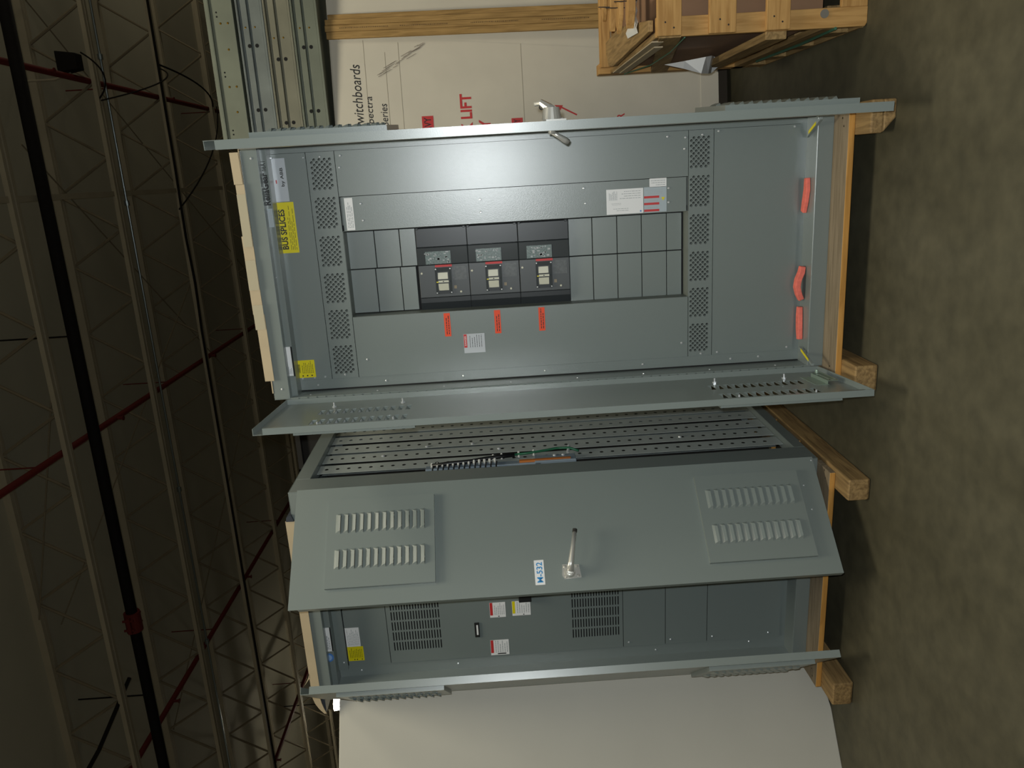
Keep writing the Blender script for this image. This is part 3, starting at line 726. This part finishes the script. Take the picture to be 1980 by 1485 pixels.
for i in range(13): q.tube([(xs+.002, .16, 1.795-i*.024), (xs+.006, .19, 1.795-i*.024), (xs+.010, .226, 1.792-i*.024)], .0035, 6)
q.build('control_wires', BLACKW, tr, oB)
q = MB(); q.box(-.03, xs+.0095, .214, .230, 1.165, 1.40); q.build('orange_bar', ORANGEB, tr, oB)
q = MB()
for z in (1.235, 1.195): q.dome((xs+.006, .262, z), (1, 0, 0), .008, .007)
q.cyl((xs, .30, 1.17), (xs+.02, .34, 1.16), .007, 8)
q.build('lug_bolts', SCREW, tr, oB)

# ------------------------------------------------------------------ pallets
def pallet(label, loc, rotz, runners, deck):
    t = thing('pallet', label, 'pallet', loc, rotz)
    for (x0, x1, ch) in runners:
        q = MB(); y0 = -.245
        prof = [(y0, .012), (y0+.006, 0), (1.0, 0), (1.0, .09), (y0+.004, .09), (y0, .085)]
        if ch == 1:   # end rounded off at the lower corner
            q.hexa([(x0+.05,y0,0),(x1,y0,0),(x1,1.0,0),(x0+.05,1.0,0),(x0,y0,.045),(x1,y0,.045),(x1,1.0,.045),(x0,1.0,.045)])
            q.box(x0, x1, y0, 1.0, .045, .09)
        else:
            q.prism(prof, 0, x0, x1)
        q.build('runner', WOODPE, t, (0, 0, 0), bev=.006)
        for dx in (.035, .065):
            q = MB(); q.dome((x0+dx, -.10+.45*dx, .1146), (0, 0, 1), .007, .0004); q.build('nail', NAIL, t, (0, 0, 0))
    for y0, y1 in ((-.125, .02), (.25, .39), (.55, .69), (.84, .98)):
        q = MB(); q.box(deck[0], deck[1], y0, y1, .09, .115); o = q.build('deck_board', WOODP, t, (0, 0, 0), bev=.003); o.data.materials.append(WOODEDGE)
        for p_ in o.data.polygons:
            if p_.normal.y < -.7: p_.material_index = 1
    return t
pallet('wooden pallet under the tall switchboard with three black breakers', (0, 0, 0), 0, [(-.05, .055, 0), (.915, 1.03, 1)], (-.035, 1.0))
pallet('wooden pallet under the switchboard with half open louvred door', (broot.x, broot.y, 0), BROT, [(-.065, .045, 0), (.925, 1.016-.0, 0)], (-.06, 1.0))

# ------------------------------------------------------------------ cardboard covers on top of both cabinets
t = thing('cardboard_cover', 'tan cardboard strip taped along the top of the breaker switchboard', 'cardboard', (0, 0, ZT))
segs = [(.867, .985, 2.403, 2.438), (.672, .866, 2.396, 2.431), (.362, .671, 2.3945, 2.4375), (.085, .361, 2.389, 2.428)]
for i, (a, b_, c, d) in enumerate(segs):
    q = MB(); y = -.004-.002*(i % 2)
    q.hexa([(a, y-.004, c), (b_, y-.004, c+.002), (b_, y, c+.002), (a, y, c), (a, y-.004, d-.002), (b_, y-.004, d), (b_, y, d), (a, y, d-.002)])
    q.build('front_flap', CARD, t, (0, 0, ZT))
q = MB(); q.box(.03, 1.0, -.002, .9, 2.4015, 2.406); q.build('top_sheet', CARD, t, (0, 0, ZT))
for a, b_, c, d in ((.46, .578, 2.396, 2.436), (.63, .83, 2.398, 2.4315), (.30, .40, 2.393, 2.433)):
    q = MB(); q.box(a, b_, -.0115, -.0102, c, d); q.build('tape', TAPE, t, (0, 0, ZT))
t = thing('cardboard_cover', 'tan cardboard cap with loose flaps on top of the half open switchboard', 'cardboard', broot+Vector((0, 0, ZT-Z0)), BROT)
oC = (-W, 0, ZT)
q = MB(); q.box(-1.0, -.13, -.008, -.004, 2.388, 2.428); q.build('front_flap', CARD, t, oC)
q = MB(); q.box(-1.0, -.13, -.004, .9, 2.4015, 2.406); q.build('top_sheet', CARD, t, oC)
q = MB(); q.hexa([(-.13,-.012,2.39),(-.10,-.012,2.40),(-.10,.3,2.40),(-.13,.3,2.39),(-.13,-.012,2.424),(-.11,-.012,2.42),(-.11,.3,2.42),(-.13,.3,2.424)]); q.build('plastic_wrap', PLASTIC, t, oC)
q = MB()
prof = [(-.985, 2.430, .036), (-1.03, 2.430, .034), (-1.07, 2.420, .030), (-1.10, 2.405, .022), (-1.128, 2.384, .010)]
for (x0, z0, h0), (x1, z1, h1) in zip(prof, prof[1:]): q.hexa([(x1,-.006,z1-h1),(x0,-.006,z0-h0),(x0,-.002,z0-h0),(x1,-.002,z1-h1),(x1,-.006,z1),(x0,-.006,z0),(x0,-.002,z0),(x1,-.002,z1)])
q.build('side_flap', CARD, t, oC)
q = MB(); q.hexa([(-1.125,.0,2.374),(-1.022,.0,2.374),(-1.022,.12,2.374),(-1.125,.12,2.374),(-1.125,.0,2.380),(-1.03,.0,2.396),(-1.03,.12,2.396),(-1.125,.12,2.380)]); q.build('plastic_wrap', PLASTIC, t, oC)
q = MB(); q.hexa([(-.925,-.008,2.425),(-.90,-.008,2.425),(-.90,-.004,2.425),(-.925,-.004,2.425),(-.965,-.008,2.455),(-.93,-.008,2.435),(-.93,-.004,2.435),(-.965,-.004,2.455)]); q.build('torn_flap', CARD, t, oC)

# ------------------------------------------------------------------ pink foam pieces on the sill
def foam(pts, w, h, label, arch=0):
    q = MB(); n = len(pts); rings = []
    for i, (x, y, z) in enumerate(pts):
        d = Vector(pts[min(i+1, n-1)])-Vector(pts[max(i-1, 0)]); d.normalize()
        side = Vector((-d.y, d.x, 0)).normalized()
        if side.y < 0: side = -side
        upv = d.cross(side); upv = upv if upv.z > 0 else -upv
        c = Vector((x, y, z)); hw = w*(.5 if 0 < i < n-1 else .38)
        rings.append([q.v(c-side*hw), q.v(c+side*hw), q.v(c+side*hw*.9+upv*h), q.v(c-side*hw*.9+upv*h)])
    for A_, B_ in zip(rings, rings[1:]):
        for k in range(4): q.bm.faces.new([A_[k], A_[(k+1)%4], B_[(k+1)%4], B_[k]])
    q.bm.faces.new(rings[0][::-1]); q.bm.faces.new(rings[-1])
    c0 = pts[n//2]
    o = q.build('foam_piece', PINK, None, (c0[0], c0[1], .178), bev=.003, loc=(c0[0], c0[1], .178))
    return tag(o, label, 'foam', 'pink foam packing pieces on the sill')
foam([(.765, .062, .179), (.72, .060, .179), (.67, .073, .179), (.63, .085, .179)], .038, .016, 'flat pink foam strip on the cabinet sill toward the crate')
foam([(.410, .066, .179), (.385, .066, .183), (.355, .064, .196), (.328, .063, .200), (.302, .065, .192), (.278, .068, .180)], .034, .022, 'arched pink foam strip humped up on the cabinet sill')
foam([(.240, .082, .179), (.20, .080, .180), (.15, .076, .180), (.103, .070, .179)], .036, .018, 'straight pink foam strip on the sill nearest the open left door')

# ------------------------------------------------------------------ tan switchboard box behind
bd = R(6)
tb = thing('cardboard_box', 'large tan cardboard box printed for switchboards behind the breaker cabinet', 'box', (1.354, 1.657, .085), bd)
q = MB()
q.hexa([(-1.3,0,.085),(.95,0,.085),(.95,.95,.085),(-1.3,.95,.085),(-1.3,0,2.342),(.95,0,2.302),(.95,.95,2.302),(-1.3,.95,2.342)])
for v in q.bm.verts: v.co.z -= .085
q.build('box_body', CARDW, tb, None, bev=.012)
oBx = (0, 0, .085)
q = MB(); q.text('Switchboards', -.214, .142, 2.150, 2.207, -.0015, shear=.2)
q.build('lettering', BLKP, tb, oBx); q = MB(); q.text('Spectra', -.215, -.036, 2.083, 2.133, -.0015, shear=.15); q.build('lettering', BLKP, tb, oBx); q = MB(); q.text('Series', -.205, -.08, 2.012, 2.054, -.0015, shear=.15)
q.build('lettering', BLKP, tb, oBx)
MB().box(-.31, -.162, -.002, 0, 1.752, 1.818).build('red_patch', REDP, tb, oBx); MB().box(-.31, -.201, -.002, 0, 1.235, 1.300).build('red_patch', REDP, tb, oBx)
q = MB(); q.text('FORK LIFT', -.41, -.051, 1.525, 1.593, -.0015, bold=.03); q.build('lettering', REDP, tb, oBx); q = MB(); q.text('ONLY', -.40, -.199, 1.422, 1.491, -.0015, bold=.03)
q.build('lettering', REDP, tb, oBx); q = MB(); q.text('FOR', -.30, -.208, .640, .686, -.0015, bold=.02); q.build('lettering', REDP, tb, oBx)
y = -.0015; q = MB()
q.bm.faces.new([q.v(p) for p in ((-.141,y,1.048),(-.145,y,.997),(-.153,y,1.003),(-.199,y,.916),(-.206,y,.921),(-.160,y,1.008),(-.172,y,1.012))])
q.build('arrow', REDP, tb, oBx)
q = MB(); q.text('HEAVY', -.30, -.170, 1.765, 1.806, -.0025, bold=.01); q.text('HEAVY', -.30, -.208, 1.248, 1.288, -.0025, bold=.01); q.build('lettering', BLKP, tb, oBx)
# creases and overlapping flap
q = MB()
for x0, x1, z in ((-1.2, .27, 2.122), (-1.2, .25, 1.925), (-1.2, .9, 1.226), (-1.2, .2, 2.004)):
    q.hexa([(x0,-.0012,z-.0015),(x1,-.0012,z-.0035),(x1,0,z-.0035),(x0,0,z-.0015),(x0,-.0012,z+.001),(x1,-.0012,z-.001),(x1,0,z-.001),(x0,0,z+.001)])
q.build('creases', mat('crease_shade', '#a39c8b', .8), tb, oBx)
q = MB(); q.face([(.95,-.004,2.30),(.275,-.004,2.31),(.268,-.004,1.878),(.206,-.004,1.228),(.155,-.004,.69),(.12,-.004,.10),(.95,-.004,.10)]); q.build('overlap_flap', CARDW, tb, oBx)
q = MB(); q.box(-1.25, -.012, -.006, -.002, .088, .194); q.build('bottom_flap', CARDW, tb, oBx, bev=.004)
q = MB(); r5 = random.Random(5)
for i in range(26):
    t_ = r5.random(); x = .07+.15*t_+r5.uniform(-.012, .012); z = 2.06-.26*t_+r5.uniform(-.02, .02); L = r5.uniform(.02, .06)
    q.face([(x,-.0055,z),(x+.5*L,-.0055,z-L),(x+.5*L+.003,-.0055,z-L),(x+.004,-.0055,z)])
q.build('scuff', mat('scuff_grey', '#948b7f', .8), tb, oBx)
q = MB()
for y0, y1 in ((.12, .26), (.68, .82)): q.box(-1.3, .9, y0, y1, 0, .085)
tag(q.build('skid', mat('dark_skid', '#40372b', .8), None, None, loc=(1.354, 1.657, 0), rotz=bd), 'dark low wooden skid beneath the tan switchboard box', 'skid')

# wooden trim slats leaning against the box
for i, (s0, s1, zt, th) in enumerate(((.384, .412, 2.304, .012), (.354, .383, 2.32, .022), (.318, .353, 2.323, .022), (.280, .317, 2.318, .022))):
    lab = ['thin wooden slat at the outer edge of the four leaning slats', 'wooden slat next to the thin outer one, leaning on tan box', 'printed wooden slat in the middle of the leaning bundle', 'wooden slat nearest the box lettering in the leaning bundle'][i]
    o_ = Vector((1.354, 1.657, 0))
    t = thing('wooden_slat', lab, 'slat', (o_.x, o_.y, 0), bd, 'wooden slats leaning on the tan box')
    q = MB(); dx = -.045; yy = -.07
    q.hexa([(s0+dx,yy-th,0),(s1+dx,yy-th,0),(s1+dx,yy,0),(s0+dx,yy,0),(s0,-.007-th,zt),(s1,-.007-th,zt),(s1,-.007,zt),(s0,-.007,zt)])
    q.build('board', WOODS, t, None, bev=.003)
    if i == 2:
        q = MB(); r6 = random.Random(9)
        for grp in (2.24, 1.9, 1.5, 1.1):
            q = MB(); z = grp
            while z > grp-.27:
                f = z/zt; w = r6.uniform(.004, .010); x = .333+dx*(1-f); y = (-.007-th)*f+(yy-th)*(1-f)-.001
                q.face([(x,y,z),(x+.005,y,z),(x+.005,y,z-w),(x,y,z-w)]); z -= w+.004
            q.build('lettering', mat('faint_brown_print', '#6b5230', .7), t, None)

# ------------------------------------------------------------------ stacked steel channels on top of the box
def beam(z0, z1, x0, x1, label, m, top=False, dx=0):
    t = thing('steel_channel', label, 'steel channel', (x0, 1.6, z0), group='steel channels stacked on the tan box')
    off = (x0, 1.6, z0); q = MB(); H = z1-z0
    if top:
        q.box(x0, x1, 1.60, 1.604, z0, z1-.024); q.box(x0, x1, 1.585, 1.604, z1-.024, z1-.020); q.box(x0, x1, 1.585, 1.588, z1-.020, z1); q.box(x0, x1, 1.604, 1.75, z1-.024, z1-.020)
        q.box(x0, x1, 1.604, 1.75, z0, z0+.004); q.build('channel_body', m, t, off, bev=.002)
        q = MB(); k = 0; x = x1-.1
        while x > x0:
            for dz in ((.075, .035) if k % 2 else (.05,)): q.dome((x+.02*(k % 3), 1.6, z0+dz), (0, -1, 0), .006, .004)
            x -= .155; k += 1
        q.build('brass_screws', BRASS, t, off)
        q = MB(); x = x1-.2
        while x > x0:
            for d in (0, .022): q.cyl((x+d, 1.5995, z0+.09), (x+d, 1.601, z0+.09), .005, 8)
            x -= .31
        q.build('holes', HOLE, t, off)
    else:
        zm0, zm1 = z0+H*.49, z0+H*.60
        q.box(x0, x1, 1.60, 1.604, z0+.012, zm0); q.box(x0, x1, 1.604, 1.626, zm0-.004, zm0); q.box(x0, x1, 1.622, 1.626, zm0, zm1); q.box(x0, x1, 1.604, 1.626, zm1, zm1+.004)
        q.box(x0, x1, 1.60, 1.604, zm1, z1-.026)
        q.box(x0, x1, 1.604, 1.620, z1-.030, z1-.026); q.box(x0, x1, 1.617, 1.620, z1-.026, z1-.010); q.box(x0, x1, 1.592, 1.620, z1-.010, z1-.006); q.box(x0, x1, 1.592, 1.595, z1-.006, z1)
        q.box(x0, x1, 1.62, 1.95, z1-.010, z1-.006); q.box(x0, x1, 1.604, 1.95, z0, z0+.004); q.box(x0, x1, 1.60, 1.604, z0, z0+.012); q.box(x0, x1, 1.94, 1.95, z0+.004, z1-.01)
        q.build('channel_body', m, t, off, bev=.0015)
        q = MB(); x = 1.59+dx+.338*3
        while x > x0+.05:
            if x < x1-.05:
                for z in (zm0-.005, zm1+.020): q.cyl((x, 1.5992, z-.012), (x, 1.6005, z-.012), .0105, 14)
            x -= .338
        q.build('knockouts', HOLE, t, off)
        q = MB(); x = 1.69+dx*.8+.338*2
        while x > x0+.05:
            if x < x1-.05:
                for z in (zm0-.018, zm1+.018): q.dome((x, 1.6, z), (0, -1, 0), .005, .003)
            x -= .338*2
        q.build('brass_screws', BRASS, t, off)
    return t
beam(2.345, 2.488, .2, 2.9, 'grey steel channel at the bottom of the stack on the tan box', STEELG)
beam(2.493, 2.637, .2, 2.9, 'second steel channel up, with a yellowish upper face', STEELY, dx=-.055)
beam(2.642, 2.786, .25, 2.9, 'third steel channel up, with a bluish stained face', STEELB, dx=.022)
beam(2.805, 2.952, 1.10, 2.9, 'topmost steel channel with plain face and brass screws', STEELG, top=True)
q = MB(); q.box(.98, 2.85, 1.66, 1.9, 2.786, 2.805); tag(q.build('gap_shade_strip', mat('gap_shade_dark', '#1b1a18', .9)), 'dark strip standing for the shaded gap under the topmost steel channel', 'gap strip')  # shade of the open gap, built as a dark strip
t = thing('dark_gap_stand_in', 'made-up dark stand-in filling the gap behind both switchboards', 'stand-in', (-.95, 1.6, 0))  # added dark stand-in for the unidentified dark shape in this gap
of = (-.95, 1.6, 0); RK = mat('stand_in_steel', '#4a514e', .6); RD = mat('gap_fill_dark', '#171614', .9)
for x in (-.945, -.30):
    for y in (1.6, 2.15): MB().box(x, x+.035, y, y+.035, 0, 2.785).build('upright', RK, t, of)
for z in (.6, 1.4, 2.2, 2.62): MB().box(-.91, -.30, 1.605, 1.63, z, z+.05).build('beam', RD, t, of)
MB().box(-.91, -.30, 1.64, 2.15, .65, 2.755).build('backing', RD, t, of)
MB().box(-.945, -.265, 1.6, 2.185, 2.755, 2.785).build('top_shelf', RD, t, of)

# ------------------------------------------------------------------ white cardboard box at the left
wd = R(34)
t = thing('cardboard_box', 'plain white cardboard box standing behind the open door of the half open switchboard', 'box', (-1.653, -.017, 0), wd)
q = MB()
outl = [(-1.25, 0), (-.02, .0), (.035, .008), (.075, .022), (.106, .038), (.140, .058), (.167, .079), (.185, .11), (.19, .16), (.19, 2.322), (-1.25, 2.326)]
q.prism(outl, 1, 0, .55); q.build('box_body', CARDL, t, None, bev=.004)

# ------------------------------------------------------------------ crate at the right
cx0, cx1, cy0, cy1 = 1.31, 2.25, .02, 1.2
t = thing('shipping_crate', 'open slatted pine crate with broken boards in front of tan box', 'crate', (cx0, cy0, 0), 0)
oc = (cx0, cy0, 0)
q = MB(); q.prism([(cx0, .008), (cx0+.012, 0), (cx0+.07, 0), (cx0+.07, .80), (cx0, .80)], 1, cy0, cy0+.022); q.build('corner_board', WOODCZ, t, oc, bev=.003)
for z0, z1 in ((.708, .800), (.503, .605), (.300, .390)):
    q = MB(); q.box(cx0+.001, cx1, cy0-.020, cy0-.0005, z0, z1); o = q.build('front_slat', WOODC, t, oc, bev=.003)
    
    for nx, nz in ((.028, .03), (.048, .062)): MB().dome((cx0+nx, cy0-.020, z0+nz), (0, -1, 0), .0035, .001).build('nail', NAIL, o, oc)
q = MB(); q.box(cx0+.07, cx1, cy0+.002, cy0+.022, .0, .10); q.build('front_base_board', WOODC, t, oc, bev=.003)
q = MB(); q.cyl((cx0+.05, cy0-.004, .165), (cx0+.05, cy0, .165), .016, 14); q.build('bolt_head', mat('bolt_grey', '#77736a', .5), t, oc)
q = MB(); q.box(cx0+.03, cx1-.02, cy0+.03, cy1-.03, .16, .74); q.build('inner_carton', CARDB, t, oc)
# left side
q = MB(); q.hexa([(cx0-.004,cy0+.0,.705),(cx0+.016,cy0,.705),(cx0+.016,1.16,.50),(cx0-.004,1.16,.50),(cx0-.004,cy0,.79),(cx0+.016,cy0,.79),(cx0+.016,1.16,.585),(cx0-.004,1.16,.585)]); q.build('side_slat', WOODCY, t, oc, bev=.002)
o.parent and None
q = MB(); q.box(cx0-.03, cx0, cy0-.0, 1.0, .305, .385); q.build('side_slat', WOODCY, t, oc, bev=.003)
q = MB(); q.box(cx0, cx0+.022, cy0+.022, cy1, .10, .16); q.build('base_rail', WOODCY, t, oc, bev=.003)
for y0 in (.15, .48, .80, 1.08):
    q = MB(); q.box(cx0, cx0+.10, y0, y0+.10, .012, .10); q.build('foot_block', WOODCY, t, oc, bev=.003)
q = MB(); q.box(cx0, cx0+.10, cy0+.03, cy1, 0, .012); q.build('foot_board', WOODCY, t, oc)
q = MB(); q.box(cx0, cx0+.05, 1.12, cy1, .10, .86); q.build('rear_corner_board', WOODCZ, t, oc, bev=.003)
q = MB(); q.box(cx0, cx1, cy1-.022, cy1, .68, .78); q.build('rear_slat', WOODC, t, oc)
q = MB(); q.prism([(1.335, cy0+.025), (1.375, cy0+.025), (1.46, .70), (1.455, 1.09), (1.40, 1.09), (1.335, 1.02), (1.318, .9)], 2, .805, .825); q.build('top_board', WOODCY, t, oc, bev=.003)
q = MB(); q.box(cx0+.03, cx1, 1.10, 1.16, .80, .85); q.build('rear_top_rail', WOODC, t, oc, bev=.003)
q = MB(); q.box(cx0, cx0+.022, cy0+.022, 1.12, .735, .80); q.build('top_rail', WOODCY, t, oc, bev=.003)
# torn corrugated sheet hanging over the rail, strap
q = MB(); q.box(cx0-.006, cx0-.001, .10, 1.04, .755, .80); q.box(cx0-.012, cx0-.007, .20, 1.02, .735, .770); q.build('corrugated_strip', CARD, t, oc)
q = MB(); q.tube([(cx0-.004, cy0+.01, .69), (cx0-.006, .4, .66), (cx0-.006, .8, .66), (cx0-.012, 1.05, .74)], .003, 6); q.build('strap', STRAP, t, oc); q = MB(); q.tube([(cx0-.003, cy0, .12), (cx0-.004, .4, .105), (cx0-.004, .9, .12)], .006, 6); q.build('strap', STRAP, t, oc)
# paper tongue hanging out of the side
q = MB(); a_, b_, c_ = Vector((1.282, .62, .635)), Vector((1.234, .60, .472)), Vector((1.303, .60, .451)); d_, e_, f_ = Vector((1.321, .75, .372)), Vector((1.296, .80, .316)), Vector((1.258, .85, .357))
L0 = [a_, a_.lerp(c_, .5)+Vector((0, .01, 0)), c_]; L1 = [a_, a_.lerp(b_, .5)+Vector((0, -.012, 0)), b_]
for i in range(2): q.face([L0[i], L0[i+1], L1[i+1], L1[i]] if i else [a_, L0[1], L1[1]])
m1 = c_.lerp(d_, .5)+Vector((0, -.03, 0)); m2 = b_.lerp(f_, .5)+Vector((-.005, -.03, 0))
q.face([c_, m1, m2, b_]); q.face([m1, d_, e_, f_, m2])
q.build('paper_wrap', PAPER, t, oc)
# broken boards lying on top
r8 = random.Random(4)
def broken(x, y, z, L, w, th, az, el, label):
    q = MB(); M = Matrix.Translation((x, y, z)) @ Matrix.Rotation(az, 4, 'Z') @ Matrix.Rotation(-el, 4, 'Y'); q.M = M
    q.prism([(0, 0), (L*.94, 0), (L, w*.35), (L*.97, w*.6), (L*.9, w), (0.01, w)], 2, 0, th)
    o = q.build('broken_board', WOODC, None, None, bev=.002)
    bb = Vector((x, y, z))
    for v in o.data.vertices: v.co -= bb
    o.location = bb
    for a in (.10, .2): n_ = MB(); n_.M = M; n_.cyl((L-a, w*.5, -.012), (L-a, w*.5, th+.05), .002, 6); n_.build('nail', NAIL, o, bb)
    return tag(o, label, 'board', 'broken boards on the crate')
broken(2.05, .46, .838, .66, .085, .018, R(180), R(2), 'pale broken board with two nails pointing out across the crate top')
broken(2.00, .22, .842, .62, .062, .030, R(176), R(0), 'grey broken board with orange edge nearest the crate front corner')
broken(2.10, .85, .858, .60, .075, .018, R(184), R(1), 'short broken board at the back of the crate top')
broken(1.98, .62, .842, .56, .035, .026, R(184), R(2), 'narrow splintered board between the pale and back broken boards')
q = MB()
for i in range(6): q.face([(cx0+.05+.02*i, .22, .83+.006*(i % 2)), (cx0+.07+.02*i, .22, .83+.006*((i+1) % 2)), (cx0+.08+.02*i, .42, .835+.008*((i+1) % 2)), (cx0+.06+.02*i, .42, .835+.008*(i % 2))])
o = q.build('crumpled_paper', PAPER, None, (cx0+.1, .3, .826), loc=(cx0+.1, .3, .826)); tag(o, 'crumpled white paper scrap tucked among the broken boards', 'paper')

# ------------------------------------------------------------------ camera
P = dict(f=1500., yaw=.2666721, pitch=-.0178485, roll=-.0634162, c=(.8552827, -3.1116975, 1.4746777))
cy, sy, cp, sp = math.cos(P['yaw']), math.sin(P['yaw']), math.cos(P['pitch']), math.sin(P['pitch'])
fw = Vector((-sy*cp, cy*cp, sp)); rt = Vector((cy, sy, 0)); upv = rt.cross(fw)
c_, s_ = math.cos(P['roll']), math.sin(P['roll'])
r2 = rt*c_+upv*s_; u2 = -rt*s_+upv*c_
cam = bpy.data.cameras.new('camera'); co = bpy.data.objects.new('camera', cam); COL.objects.link(co)
X, Yv, Zv = -u2, r2, -fw          # the camera was held turned a quarter turn
co.matrix_world = Matrix(((X.x, Yv.x, Zv.x, P['c'][0]), (X.y, Yv.y, Zv.y, P['c'][1]), (X.z, Yv.z, Zv.z, P['c'][2]), (0, 0, 0, 1)))
cam.sensor_fit = 'HORIZONTAL'; cam.sensor_width = 36; cam.lens = 36*P['f']/1980; cam.clip_start = .02; cam.clip_end = 100
SC.camera = co

# ------------------------------------------------------------------ light
def light(kind, name, loc, energy, col, size=.1, rot=None, **k):
    L = bpy.data.lights.new(name, kind); L.energy = energy; L.color = col
    if kind == 'AREA': L.shape = 'DISK'; L.size = size
    else: L.shadow_soft_size = size
    for a, v in k.items(): setattr(L, a, v)
    o = bpy.data.objects.new(name, L); COL.objects.link(o); o.location = loc
    if rot is not None: o.rotation_euler = rot
    return o
flash = Vector(P['c'])+r2*.045+u2*.03
light('POINT', 'camera_flash', flash, 175, (.92, .98, 1.0), .016)
WARM = (1.0, .92, .72)
for x, y, e in ((.5, -1.3, 125), (4.2, -1.6, 75), (-4.0, -1.4, 45)):
    light('AREA', 'unseen_overhead_light', (x, y, 5.75), e, WARM, 1.5)
for x, y, e in ((6.5, 4, 80), (7, 10, 80), (-12, 2.5, 80), (-17, 9, 80), (-3, -6, 40)):  # added unseen points, set out of view to brighten the ceiling
    light('POINT', 'unseen_overhead_light', (x, y, 5.2), e, WARM, .5)
light('POINT', 'lamp_light', LP-Vector((0, 0, .2)), 6, WARM, .15)
w = bpy.data.worlds.new('world'); SC.world = w; w.use_nodes = True
w.node_tree.nodes['Background'].inputs[0].default_value = (.6, .56, .42, 1); w.node_tree.nodes['Background'].inputs[1].default_value = .02

SC.view_settings.view_transform = 'Standard'; SC.view_settings.look = 'None'; SC.view_settings.gamma = 1; SC.view_settings.use_curve_mapping = False
SC.view_settings.exposure = 0
SC.cycles.max_bounces = 6; SC.cycles.use_denoising = True
